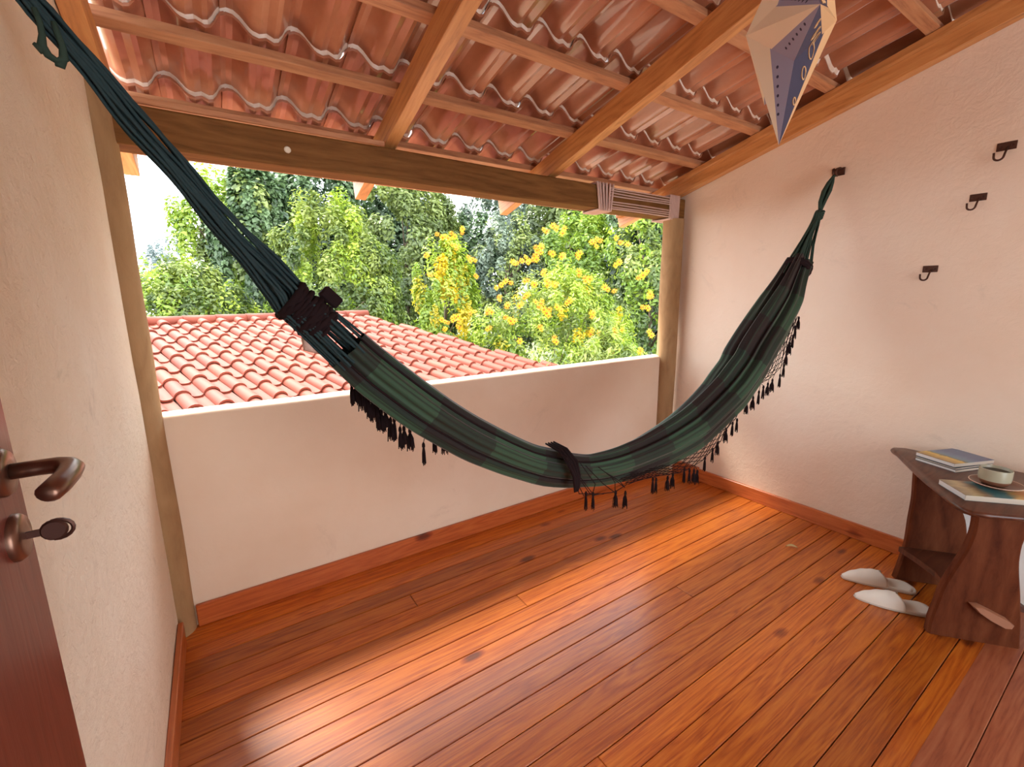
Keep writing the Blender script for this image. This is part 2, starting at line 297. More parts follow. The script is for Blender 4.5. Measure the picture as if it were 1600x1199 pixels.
FLOWERS = [[3.52, 4.77, 2.34], [3.67, 4.7, 2.42], [3.73, 4.67, 2.21], [4.02, 4.52, 1.72], [3.96, 4.55, 2.01], [3.62, 4.73, 2.34], [3.82, 4.62, 2.47], [3.28, 4.88, 2.06], [3.33, 4.86, 1.76], [3.93, 4.56, 2.01], [3.97, 3.25, 1.86], [4.03, 3.21, 1.89], [4.1, 3.16, 1.87], [4.18, 3.11, 1.96], [4.25, 3.05, 2.09], [4.28, 3.03, 2.31], [4.42, 2.92, 2.34], [4.49, 2.86, 2.26], [4.25, 3.05, 2.0], [4.36, 2.97, 2.0], [4.79, 2.59, 2.13], [4.84, 2.55, 2.17], [5.07, 2.32, 2.11], [5.06, 2.32, 1.85], [4.65, 2.72, 1.93], [4.5, 2.86, 1.97], [3.84, 3.34, 1.61], [3.72, 3.42, 1.52], [4.06, 3.19, 1.38], [4.18, 3.11, 1.56], [4.26, 3.04, 1.33], [4.23, 3.07, 1.24], [4.32, 3.0, 1.15], [4.25, 3.05, 0.92], [4.41, 2.93, 0.8], [4.0, 3.23, 0.75], [3.89, 3.31, 1.06], [3.85, 3.34, 1.25], [3.63, 3.47, 1.2], [3.6, 3.49, 0.93], [3.91, 3.3, 1.02], [4.43, 2.91, 1.24], [4.54, 2.82, 1.29], [3.57, 4.75, 0.97], [3.67, 4.7, 1.07], [3.71, 4.68, 0.91], [3.91, 4.57, 1.12], [3.52, 4.77, 0.86], [4.96, 2.43, 1.48], [5.04, 2.34, 0.58], [5.28, 2.08, 0.61], [4.88, 2.51, 0.87], [4.81, 2.57, 0.89], [5.38, 1.97, 0.84], [5.34, 2.01, 1.37], [5.29, 2.07, 1.23], [4.81, 2.58, 1.15], [5.03, 2.36, 0.6], [5.04, 2.35, 0.92], [3.48, 4.79, 1.02], [3.77, 4.65, 1.02], [4.03, 3.22, 1.29], [4.32, 3.0, 1.6], [3.75, 3.39, 1.34], [4.42, 2.92, 1.56], [4.29, 3.03, 1.74], [4.74, 2.65, 1.6], [4.67, 2.71, 1.69], [5.28, 2.08, 1.67], [4.06, 3.19, 1.61]]
W = 3.234; HP = .94
ROOFM = .26; RANG = math.atan(.26); ZB = 2.10        # roof pitch; rafter underside height over the parapet line
def zr(y, off=0): return ZB - ROOFM * y + off

# ------------------------------------------------------------------ floor of planks
fl = sempty('floor')
def plank_mesh(L, wd, mat):
    b = MB(); b.box((-L / 2, -wd / 2, -.022), (L / 2, wd / 2, 0), ch=.0022); return b.mesh('plank', mat)
pm = {}
def plank(x0, x1, yc, wd, mat, key):
    L = round(x1 - x0, 3)
    k = (L, wd, key)
    if k not in pm: pm[k] = plank_mesh(L, wd, mat)
    put('plank', pm[k], fl, ((x0 + x1) / 2, yc, R.uniform(-.0008, .0008)))
joints = {0: 1.9, 3: 2.4, 4: .9, 7: 1.32, 11: 2.0, 15: 1.1}
for k in range(21):
    y1 = .055 - .0966 * k; yc = y1 - .0483
    if k in joints:
        j = joints[k]; plank(0.0, j - .0012, yc, .0938, M['floor'], 'a'); plank(j + .0012, W, yc, .0938, M['floor'], 'a')
    else: plank(0.0, W, yc, .0938, M['floor'], 'a')
for k in range(25): plank(0, W, -1.988 - .0985 * k, .0965, M['floor_old'], 'b')
b = MB(); b.box((-.2, -4.55, -.12), (W + .2, .12, -.024)); b.box((W + .004, -4.55, -.0235), (W + .2, .12, .02)); b.box((-.2, -4.55, -.0235), (-.004, .12, .02)); b.box((.0, .058, -.0235), (W, .12, .02)); o = b.build('subfloor', flat('gap_dark', (.035, .01, .005), .9), fl)

# ------------------------------------------------------------------ walls
def wall_grid(name, mat, ax, x, y0, y1, ztop, thick, parent=None):
    # a plastered slab with slightly uneven face; ztop(y) gives its height
    b = MB(); ny, nz = 130, 60; V = []
    for i in range(ny + 1):
        y = y0 + (y1 - y0) * i / ny
        for j in range(nz + 1):
            z = ztop(y) * j / nz
            d = noise.noise(Vector((y * 1.6, z * 1.6, x * 3))) * .0035 + noise.noise(Vector((y * 7, z * 7, x * 3 + 5))) * .0012
            V.append((x + d, y, z))
    nb = len(V)
    F = [(i * (nz + 1) + j, (i + 1) * (nz + 1) + j, (i + 1) * (nz + 1) + j + 1, i * (nz + 1) + j + 1) for i in range(ny) for j in range(nz)]
    b.add(V, F)
    bx = x - thick
    q = [(bx, y0, 0), (bx, y1, 0), (bx, y1, ztop(y1)), (bx, y0, ztop(y0))]; e = [(x, y0, 0), (x, y1, 0), (x, y1, ztop(y1)), (x, y0, ztop(y0))]
    b.add(q + e, [(0, 1, 2, 3), (0, 4, 5, 1), (1, 5, 6, 2), (2, 6, 7, 3), (3, 7, 4, 0)])
    o = b.build(name, mat, None); o.data.polygons.foreach_set('use_smooth', [i < len(F) for i in range(len(o.data.polygons))]); return struct(o)
wall_grid('wall_right', M['wall'], 0, W, -4.4, .09, lambda y: zr(y, .15), -.16)
wall_grid('wall_left', M['wall_l'], 0, 0, -4.4, -.082, lambda y: zr(y, .15), .16)
# unseen back wall of the room; its wide opening is added to let in fill light
b = MB(); zt = zr(-4.4, .15)
for a_, c_ in (((0, 0), (.6, zt)), ((2.5, 0), (W, zt)), ((.6, 2.3), (2.5, zt))): b.box((a_[0], -4.55, a_[1]), (c_[0], -4.4, c_[1]))
struct(b.build('wall_back', M['wall']))
# parapet with softened edges
b = MB(); nx = 80
prof = [(0, 0), (0, .925), (.006, .937), (.018, .942), (.10, .942), (.114, .937), (.12, .925), (.12, -2.6)]
V = []
for i in range(nx + 1):
    x = .0 + 3.12 * i / nx
    for (y, z) in prof:
        dz = noise.noise(Vector((x * 2.5, 1, 0))) * .003 if z > .9 else 0
        V.append((x, y + noise.noise(Vector((x * 2, z * 2, 3))) * .002, z + dz))
k = len(prof)
b.add(V, [(i * k + j, (i + 1) * k + j, (i + 1) * k + j + 1, i * k + j + 1) for i in range(nx) for j in range(k - 1)] + [tuple(range(k)), tuple(range(nx * k + k - 1, nx * k - 1, -1))])
o = struct(b.build('wall_front', M['parapet'])); recalc(o); autosmooth(o, 50)

# skirting boards
b = MB(); b.box((.06, -.020, 0), (3.08, -.001, .10), ch=.003); struct(b.build('baseboard_front', M['skirt']))
b = MB(); b.box((.001, -2.5, 0), (.020, -.10, .10), ch=.003); struct(b.build('baseboard_left', M['skirt_y']))
b = MB(); b.box((W - .020, -1.66, 0), (W - .001, -.30, .093), ch=.003); struct(b.build('baseboard_right', M['skirt_y']))
b = MB(); b.box((W - .034, -.296, 0), (W - .001, -.075, .105), ch=.003); struct(b.build('baseboard_corner', M['skirt_y']))
b = MB(); b.box((W - .085, -2.2, 0), (W - .006, -1.68, .46), ch=.006); struct(b.build('white_block', M['whitebox']))  # white block added to give the bright patch between the table legs

# ------------------------------------------------------------------ posts and beam
def post(x, y, z0, z1, r, seed, label):
    b = MB(); n = 40; pts = []; rad = []
    for i in range(n + 1):
        z = z0 + (z1 - z0) * i / n
        pts.append((x + noise.noise(Vector((z * 1.5, seed, 0))) * .004, y + noise.noise(Vector((z * 1.5, seed, 5))) * .004, z)); rad.append(r * (1 + .03 * noise.noise(Vector((z * 3, seed, 9)))))
    b.tube(pts, rad, 28); o = b.build('round_post', M['post']); autosmooth(o, 50); return tag(o, label, 'post')
post(-.018, .0, 0, 2.20, .072, 1, 'round brown timber post at the open end of the left wall')
post(3.146, .0, 0, 1.936, .073, 6, 'round brown timber post in the far right corner under the wrapped beam end')
b = MB(); n = 30; V = []
for i in range(n + 1):
    x = .02 + (W - .02) * i / n; d = noise.noise(Vector((x * 1.4, 2, 0))) * .004
    for (y, z) in ((-.018, 1.942), (-.022, 1.950), (-.022, 2.072), (-.016, 2.080), (.10, 2.080), (.106, 2.072), (.106, 1.950), (.100, 1.942)): V.append((x, y, z + d))
b.add(V, [(i * 8 + j, (i + 1) * 8 + j, (i + 1) * 8 + (j + 1) % 8, i * 8 + (j + 1) % 8) for i in range(n) for j in range(8)] + [tuple(range(7, -1, -1)), tuple(range(n * 8, n * 8 + 8))])
beam = b.build('crossbeam', M['beam']); recalc(beam); tag(beam, 'dark brown horizontal timber beam spanning above the parapet opening', 'beam')
b = MB(); b.lathe([(0, .004), (.010, .003), (.013, 0), (.014, -.004)], 14, M4=Matrix.Translation((.60, -.0235, 2.005)) @ Matrix.Rotation(PI / 2, 4, 'X')); b.build('plug', M['cream'], beam)

# ------------------------------------------------------------------ roof: rafters, battens, tiles
ceil = sempty('ceiling')
def rafter(x0, x1, y0=-4.5, y1=.56, h=.11, z=0):
    b = MB(); L = (y1 - y0) / math.cos(RANG)
    b.box((0, 0, 0), (x1 - x0, L, h), ch=.002)
    # local y runs downhill
    return b.build('rafter', M['rafter'], ceil), L
def put_rafter(x0, x1, **k):
    o, L = rafter(x0, x1, **k); y0 = k.get('y0', -4.5); o.location = (x0, y0, zr(y0, k.get('z', 0))); o.rotation_euler = (-RANG, 0, 0)
put_rafter(.004, .060); put_rafter(1.022, 1.082); put_rafter(2.003, 2.062); put_rafter(W - .062, W - .004)
put_rafter(W - .10, W - .0625, h=.035, z=.112 - .04)
b = MB()
bat = MB(); bat.box((0, -.026, 0), (W + .25, .026, .034), ch=.002); bme = bat.mesh('batten', M['batten'])
BY = [.575, .22, -.17, -.56, -.95, -1.35, -1.74, -2.13, -2.52, -2.91, -3.30, -3.69, -4.08, -4.47]
for y in BY: put('batten', bme, ceil, (-.12, y, zr(y, .112)), (-RANG, 0, 0))
b = MB(); b.box((0, 0, 0), (.95, .012, .022), ch=.002); b.build('batten', M['batten'], ceil, loc=(.06, -.034, 2.081))

# one glazed interlocking tile: pan with two creases, a side rise and a half-round cap
tp = [(-.012, .050), (.008, .060), (.028, .058), (.046, .044), (.060, .026), (.073, .010), (.084, .002), (.103, -.003), (.126, .006), (.150, -.005), (.166, .000), (.180, .018), (.190, .038), (.202, .055), (.212, .060)]
def tile_mesh():
    b = MB(); ys = [0, .12, .24, .36, .400, .412, .440]; th = .011
    off = [0, 0, 0, 0, -.001, -.018, -.017]; k = len(tp)
    V = []
    for yy, o in zip(ys, off):
        for (u, h) in tp: V.append((u, yy, h + o))
    for yy, o in zip(ys, off):
        for (u, h) in tp: V.append((u, yy, h + th))
    n = len(ys); F = []; mi = []
    for s_ in range(n - 1):
        for j in range(k - 1):
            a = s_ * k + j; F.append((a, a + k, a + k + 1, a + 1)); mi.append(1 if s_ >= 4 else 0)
            c = a + n * k; F.append((c, c + 1, c + k + 1, c + k)); mi.append(0)
        F.append((s_ * k, s_ * k + n * k, (s_ + 1) * k + n * k, (s_ + 1) * k)); mi.append(0)
        e = s_ * k + k - 1; F.append((e, e + k, e + k + n * k, e + n * k)); mi.append(0)
    for j in range(k - 1):
        F.append((j, j + 1, j + 1 + n * k, j + n * k)); mi.append(0)
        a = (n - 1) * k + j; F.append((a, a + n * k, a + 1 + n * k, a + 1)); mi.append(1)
    b.v = V; b.f = F; b.m = mi
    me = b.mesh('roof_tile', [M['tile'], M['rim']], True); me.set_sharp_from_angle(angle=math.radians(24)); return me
tme = tile_mesh()
ti = 0
for y in BY[1:]:
    for k in range(-5, 11):
        x = 1.052 + .2125 * k
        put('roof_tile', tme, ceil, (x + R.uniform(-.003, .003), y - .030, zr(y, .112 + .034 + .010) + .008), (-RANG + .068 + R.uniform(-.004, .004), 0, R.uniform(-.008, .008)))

# ------------------------------------------------------------------ pale cord wound on the beam end
t = thing('wound_cord', 'pale pinkish cord wound in bands around the right end of the dark beam', 'cord', (2.36, -.03, 2.0))
def wrap(x0, slant, r=.0075):
    b = MB(); y0, y1, z0, z1 = -.032, .116, 1.932, 2.090; pts = []
    P = [(y0, z0), (y0, z1), (y1, z1), (y1, z0)]
    for i in range(4):
        (ya, za), (yb, zb) = P[i], P[(i + 1) % 4]
        for s in range(10):
            u = s / 10; pts.append((x0 - 2.36 + slant * ((za + (zb - za) * u) - z0) / (z1 - z0), ya + (yb - ya) * u + .03, za + (zb - za) * u - 2.0 + noise.noise(Vector((x0 * 20, i + u, 0))) * .003))
    b.tube(pts, r, 8, closed=True); o = b.build('wrap', M['cordp'], t, True)
for i, (x, s) in enumerate([(2.372, -.025), (2.390, -.022), (2.410, -.014), (2.430, -.004), (2.450, .006), (2.468, .018)]): wrap(x, s)
for i in range(7): wrap(3.052 + i * .016, .004, .0062)
for j, z in enumerate([2.070, 2.055, 2.040, 2.025, 1.988, 1.973, 1.958, 1.945]):
    b = MB(); b.tube([(x - 2.36, -.003 + .002 * math.sin(x * 9 + j), z - 2.0 + .0015 * math.sin(x * 7 + j * 2)) for x in np.linspace(2.46, 3.06, 16)], .0042, 6); b.build('strand', M['cordp'], t, True)

# ------------------------------------------------------------------ hammock
HY = -1.0
ham = thing('hammock', 'dark green and brown striped cloth hammock slung between two wall hooks', 'hammock', (1.6, HY, .70))
HO = Vector((1.6, HY, .70))
def H3(x, y, z): return (x - HO.x, y - HO.y, z - HO.z)
def catmull(P, m):
    P = np.array(P, float); d = np.r_[0, np.cumsum(np.linalg.norm(np.diff(P[:, :2], axis=0), axis=1) + 1e-5)]
    t = np.linspace(0, d[-1], m); Q = np.stack([np.interp(t, d, P[:, k]) for k in range(P.shape[1])], 1)
    for _ in range(6): Q[1:-1] = .25 * Q[:-2] + .5 * Q[1:-1] + .25 * Q[2:]
    return Q, t
BQ, BT = catmull(BODY, 240)
i0 = int(np.argmin(abs(BQ[:, 0] - .545) + (BQ[:, 1] < 1.1) * 9)); i1 = len(BQ) - 1
NTH = 150
def fold(th, s):
    ph = .35 * math.sin(s * 2.1) + .5 * s
    am = 1 + 1.2 * max(0, min(1, (s - 1.2) / .8)); f = am * (.100 * math.sin(5 * th + ph * 1.3) + .060 * abs(math.sin(5.5 * th - ph * .9 + 1)) + .035 * math.sin(17 * th + 1.3 * ph))
    f -= .22 * max(0, math.cos((th - PI / 2 - .5 + .12 * math.sin(s * 3)) / 1.0)) ** 18      # the mouth of the sling
    return f
def body_frame(i):
    x, z, r = BQ[i]; a = BQ[max(i - 2, 0)]; c = BQ[min(i + 2, len(BQ) - 1)]
    T = Vector((c[0] - a[0], 0, c[1] - a[1])).normalized(); Nn = Vector((-T.z, 0, T.x)); return Vector((x, HY, z)), T, Nn, r
b = MB(); V = []; uv = []; arc = 0
for i in range(i0, i1 + 1):
    P, T, Nn, r = body_frame(i); s = BT[i]
    for j in range(NTH):
        th = 2 * PI * j / NTH; q = (1 + fold(th, s)) / 1.12
        V.append(P + Nn * math.sin(th) * r * q + Vector((0, -1, 0)) * math.cos(th) * r * q * .8 - HO); uv.append((s, j / NTH))
n = i1 - i0 + 1
F = [(i * NTH + j, i * NTH + (j + 1) % NTH, (i + 1) * NTH + (j + 1) % NTH, (i + 1) * NTH + j) for i in range(n - 1) for j in range(NTH)]
b.add(V, F)
# striped cloth material
cm = bpy.data.materials.new('hammock_cloth'); nt, bs_ = nodes(cm)
a = N(nt, 'ShaderNodeAttribute', attribute_name='su'); av = N(nt, 'ShaderNodeAttribute', attribute_name='sv')
wob = N(nt, 'ShaderNodeTexNoise', Scale=3.); nt.links.new(coords(nt), wob.inputs['Vector'])
u = mth(nt, 'ADD', a.outputs['Fac'], mth(nt, 'MULTIPLY', wob.outputs['Fac'], .05))
v = av.outputs['Fac']
bu = mth(nt, 'GREATER_THAN', mth(nt, 'FRACT', mth(nt, 'ADD', mth(nt, 'MULTIPLY', u, 2.15), .42)), .5)
nv = N(nt, 'ShaderNodeTexNoise', Scale=1., Detail=2, noise_dimensions='1D'); nt.links.new(mth(nt, 'MULTIPLY', v, 16.), nv.inputs['W'])
bv = mth(nt, 'GREATER_THAN', nv.outputs['Fac'], .50)
bw = mth(nt, 'GREATER_THAN', mth(nt, 'FRACT', mth(nt, 'MULTIPLY', v, 23.)), .72)
c1 = mix(nt, bu, (.016, .030, .020), (.016, .010, .009)); c2 = mix(nt, bu, (.036, .080, .044), (.020, .034, .022))
c3 = mix(nt, bv, c1, c2); c4 = mix(nt, mth(nt, 'MULTIPLY', bw, .55), c3, (.012, .008, .008))
nt.links.new(c4, bs_.inputs['Base Color']); bs_.inputs['Roughness'].default_value = .62; bs_.inputs['Sheen Weight'].default_value = .45; bs_.inputs['Sheen Roughness'].default_value = .4; bs_.inputs['Specular IOR Level'].default_value = .25
o = b.build('cloth', cm, ham, True)
for nm, k in (('su', 0), ('sv', 1)):
    at = o.data.attributes.new(nm, 'FLOAT', 'POINT'); at.data.foreach_set('value', [q[k] for q in uv])
# bound hem cords along the cloth
for th in (PI / 2 + .25, PI / 2 - .75, -.5, -PI / 2 + .35):
    b = MB(); pts = []
    for i in range(i0, i1 + 1, 4):
        P, T, Nn, r = body_frame(i); q = (1 + fold(th, BT[i])) / 1.12
        pts.append(P + Nn * math.sin(th) * r * q + Vector((0, -1, 0)) * math.cos(th) * r * q * .85 - HO)
    b.tube(pts, .0035, 6); b.build('hem', M['cordd'], ham, True)
# left cords: from the wall hook to the collar, then fanning into the cloth
RL, _ = catmull(ROPEL, 50)
left_path = [(.012, 1.985, .012)] + [tuple(q) for q in RL] + [tuple(BQ[i]) for i in range(0, i0 + 4, 2)]
LP = np.array(left_path); rr_ = LP[:, 2].copy()
for k_ in range(len(rr_)): rr_[k_] = max(rr_[k_], .019 if k_ > 3 else .014)
def bundle(name, P, rad, nstr, sr, mat, seed, spread=1.):
    rg = random.Random(seed); b = MB()
    for q in range(nstr):
        th = rg.uniform(0, 2 * PI); rf = math.sqrt(rg.random()) * .92; tw = rg.uniform(-.6, .6); pts = []
        for k_, (x, z, _r) in enumerate(P):
            a_ = P[max(k_ - 1, 0)]; c_ = P[min(k_ + 1, len(P) - 1)]; T = Vector((c_[0] - a_[0], 0, c_[1] - a_[1])).normalized(); Nn = Vector((-T.z, 0, T.x))
            t_ = th + tw * k_ / len(P) * 2; wv = .002 * math.sin(k_ * .4 + q)
            pts.append(Vector((x, HY, z)) + Nn * (math.sin(t_) * rf * rad[k_] + wv) + Vector((0, 1, 0)) * math.cos(t_) * rf * rad[k_] - HO)
        b.tube(pts, sr, 5, caps=False)
    o = b.build(name, mat, ham, True); o['kind'] = 'stuff'; return o
bundle('suspension_cords', LP, rr_, 34, .0038, M['cordb'], 3)
RR, _ = catmull(ROPER, 24)
RP = [tuple(BQ[i]) for i in range(len(BQ) - 10, len(BQ), 3)] + [tuple(q) for q in RR[8:]] + [(3.054, 1.809, .016)]
RPn = np.array(RP); bundle('suspension_cords', RPn, np.maximum(RPn[:, 2], .013), 30, .0042, M['cordg'], 5)
# knot and loop at the right end
b = MB()
for k_ in range(4): b.tube([Vector((3.054 + .019 * math.cos(a) * .6 + (k_ - 1.5) * .006, HY + .019 * math.sin(a), 1.812 + .019 * math.cos(a) * .35 + (k_ - 1.5) * .011)) - HO for a in np.linspace(0, 2 * PI, 14)[:-1]], .0075, 6, closed=True)
b.tube([H3(3.05, HY, 1.81), H3(3.030, HY - .01, 1.80), H3(3.024, HY - .012, 1.795)], [.008, .006, .004], 6)
b.build('knot', M['cordg'], ham, True)
b = MB()
for dx, dy in ((-.010, .006), (.002, -.006), (.010, .004), (-.003, .012)):
    b.tube([H3(3.060, HY, 1.82), H3(3.085 + dx * 1.6, HY + dy, 1.885), H3(3.125 + dx * 1.8, HY + dy * 1.5, 1.945), H3(3.152 + dx, HY + dy, 1.99), H3(3.172, HY, 2.025), H3(3.190, HY, 2.030)], [.007, .009, .010, .009, .007, .006], 7)
b.build('loop', M['cordg'], ham, True)
# twisted tail hanging from the left cords
b = MB()
TAILP = [(.066, 1.895), (.070, 1.875), (.070, 1.855), (.067, 1.838), (.073, 1.824), (.084, 1.817), (.093, 1.823), (.094, 1.845), (.090, 1.865), (.088, 1.88)]
b.tube([H3(x, HY - .02, z) for x, z in TAILP], [.004, .0045, .005, .007, .0065, .006, .007, .005, .0045, .004], 8)
b.tube([H3(.057, HY - .022, 1.838), H3(.066, HY - .02, 1.830), H3(.073, HY - .02, 1.832)], [.003, .007, .005], 7)
b.tube([H3(.080, HY - .022, 1.812), H3(.088, HY - .02, 1.812), H3(.094, HY - .02, 1.822)], [.004, .007, .004], 7)
b.build('tail', M['cordg'], ham, True)
# collars
def collar(i, rad, ln, name, seed, k=1.12):
    rg = random.Random(seed); b = MB()
    for q in range(13):
        s = (q / 12 - .5) * ln; j = i; P, T, Nn, r = body_frame(j); tilt = rg.uniform(-.3, .3)
        pts = []
        for a in np.linspace(0, 2 * PI, 22)[:-1]:
            rr = (r * rad) * (1 + rg.uniform(-.12, .06)); pts.append(P + T * (s + tilt * .02 * math.sin(a)) + Nn * math.sin(a) * rr + Vector((0, 1, 0)) * math.cos(a) * rr * .9 - HO)
        b.tube(pts, rg.uniform(.005, .009), 6, closed=True)
    return b.build(name, M['cordd'], ham, True)
ic = 4
collar(ic, .86, .10, 'collar', 1); collar(len(BQ) - 4, .95, .030, 'collar', 2)
b = MB(); P, T, Nn, r = body_frame(ic)
c0 = P + Nn * (r + .016) + T * .01 - HO
b.box((-.026, -.012, -.016), (.026, .012, .016), M4=Matrix.Translation(c0) @ Matrix(((T.x, 0, Nn.x, 0), (0, 1, 0, 0), (T.z, 0, Nn.z, 0), (0, 0, 0, 1))), ch=.004); b.build('cord_end', M['cordd'], ham)
b = MB(); b.tube([P + Nn * -(r * .9) + T * .03 - HO, P + Nn * -(r * 1.15) + T * .05 - HO, P + Nn * -(r * .95) + T * .085 - HO], [.010, .016, .008], 8); b.build('cord_end', M['cordp'], ham, True)
P, T, Nn, r = body_frame(len(BQ) - 3); b = MB()
b.tube([P - Nn * .04 - HO, P - Nn * .068 - T * .012 - HO, P - Nn * .070 - T * .04 - HO], [.009, .010, .011], 7); b.build('cord_end', M['cordd'], ham, True)
# tassels
def tassel_mesh(hh=.072, r=.0085, seed=0):
    rg = random.Random(seed); b = MB()
    b.tube([(0, 0, 0), (0, 0, -.006), (0, 0, -.014), (0, 0, -.018), (0, 0, -.03), (0, 0, -hh * .8)], [.002, .0048, .0052, .0034, .005, r * .8], 7)
    for q in range(13):
        a = rg.uniform(0, 2 * PI); d = rg.uniform(.4, 1.1) * r; l = hh * rg.uniform(.88, 1.04)
        b.tube([(.002 * math.cos(a), .002 * math.sin(a), -.016), (d * .75 * math.cos(a), d * .75 * math.sin(a), -.035), (d * math.cos(a), d * math.sin(a), -l)], [.0016, .0018, .0013], 4)
    return b.mesh('tassel', M['cordd'], True)
TM_ = [tassel_mesh(seed=s, r=.006 + .0022 * s) for s in range(4)]
def tassel(x, y, zb, s):
    put('tassel', TM_[s % 4], ham, H3(x, y, zb + .072))
for q, (x, z) in enumerate(TL): tassel(x, -.95, z, q)
for q, (x, z) in enumerate(TM[1:]): tassel(x, -1.09, z, q)
for q, (x, z) in enumerate(TR): tassel(x, -1.05, z, q)
# knotted net of the fringe
b = MB(); NTa, NBa = np.array(NT), np.array(NB); k = len(NTa); rows = 5
def node(i, j):
    i = min(max(i, 0), k - 1); f = j / rows; ii = int(i)
    x = NTa[ii][0] * (1 - f) + NBa[ii][0] * f; z = NTa[ii][1] * (1 - f) + NBa[ii][1] * f
    return H3(x, -1.035 - .015 * f + .004 * math.sin(i * 2.1 + j), z)
for i in range(0, k):
    for j in range(rows):
        if i + 1 < k: b.tube([node(i, j), node(i + 1, j + 1)], .0017, 4, caps=False)
        if i - 2 >= 0: b.tube([node(i, j), node(i - 2, j + 1)], .0017, 4, caps=False)
for i in range(k - 1): b.tube([node(i, rows), node(i + 1, rows)], .0016, 4, caps=False)
for q, (x, z) in enumerate(TR):
    jj = int(np.argmin(np.hypot(NBa[:, 0] - x, NBa[:, 1] - (z + .075)))); b.tube([node(jj, rows), H3(x, -1.05, z + .070)], .0013, 4, caps=False)
for poly in FC: b.tube([H3(x, -1.09, z) for x, z in poly], .0017, 5)
for x, z in TL: b.tube([H3(x, -.95, z + .070), H3(x + .006, -.965, z + .12)], .0013, 4, caps=False)
o = b.build('fringe_net', M['cordd'], ham); o['kind'] = 'stuff'
# strap bunched over the middle
b = MB()
for q in range(4):
    dx = q * .012 - .018
    b.tube([H3(1.215 + dx, -1.0, .885), H3(1.235 + dx, -1.05, .868), H3(1.25 + dx, -1.085, .83), H3(1.262 + dx * .7, -1.095, .78), H3(1.268 + dx * .5, -1.09, .74), H3(1.27 + dx * .4, -1.085, .715)], [.003, .005, .006, .006, .006, .003], 7)
b.build('strap', M['cordd'], ham, True)

# ------------------------------------------------------------------ iron hooks on the right wall
def hammock_hook(name, x, y, z, sx, label):
    t = thing(name, label, 'hook', (x, y, z))
    b = MB(); b.box((0, -.030, -.020), (-.006 * sx, .030, .020), ch=.0015) if sx < 0 else b.box((-.006, -.030, -.020), (0, .030, .020), ch=.0015); b.build('backplate', M['rust'], t)
    for yy in (-.018, .018):
        b = MB(); b.tube([(-.004 * sx, yy, .012), (-.03 * sx, yy * .8, .014), (-.05 * sx, yy * .5, .008), (-.054 * sx, yy * .4, -.010), (-.045 * sx, yy * .3, -.022), (-.03 * sx, yy * .3, -.024)], .0055, 7); b.build('prong', M['rust'], t, True)
    b = MB(); b.lathe([(0, .003), (.005, .002), (.006, 0)], 10, M4=Matrix.Translation((-.006 * sx, 0, .0)) @ Matrix.Rotation(-PI / 2 * sx, 4, 'Y')); b.build('screw', M['rust'], t)
    return t
hammock_hook('hammock_hook', W - .001, -1.0, 2.055, 1, 'iron bracket hook on the right wall holding the end of the green hammock')
hammock_hook('hammock_hook', .001, -1.0, 1.995, -1, 'iron bracket hook on the left wall where the thick cord bundle ends')
def coat_hook(y, z, label, s=1.):
    t = thing('wall_hook', label, 'hook', (W, y, z), group=None)
    b = MB(); b.box((-.005, -.031, -.017), (.004, .031, .017), ch=.0012)
    b.build('backplate', M['rust'], t)
    for yy in (-.018, .018):
        b = MB(); b.lathe([(0, .0035), (.004, .0025), (.005, 0)], 10, M4=Matrix.Translation((-.005, yy, 0)) @ Matrix.Rotation(-PI / 2, 4, 'Y')); b.build('screw', M['bronze_d'], t)
    b = MB(); pts = [(-.006, -.004, -.004), (-.014, -.002, -.022), (-.022, -.001, -.036)] + [(-.028 - .006 * k_ / 8, .014 - .015 * math.cos(a), -.044 - .015 * math.sin(a)) for k_, a in enumerate(np.linspace(0, PI, 9))] + [(-.036, .030, -.026)]
    b.tube(pts, .0042, 8); b.build('prong', M['rust'], t, True)
    t.scale = (s, s, s)
coat_hook(-1.640, 2.022, 'highest of three rusty iron coat hooks, near the right edge of the pinkish wall')
coat_hook(-1.578, 1.822, 'middle of three rusty iron coat hooks on the pinkish wall', .92)
coat_hook(-1.452, 1.512, 'lowest of three rusty iron coat hooks on the pinkish wall', .92)

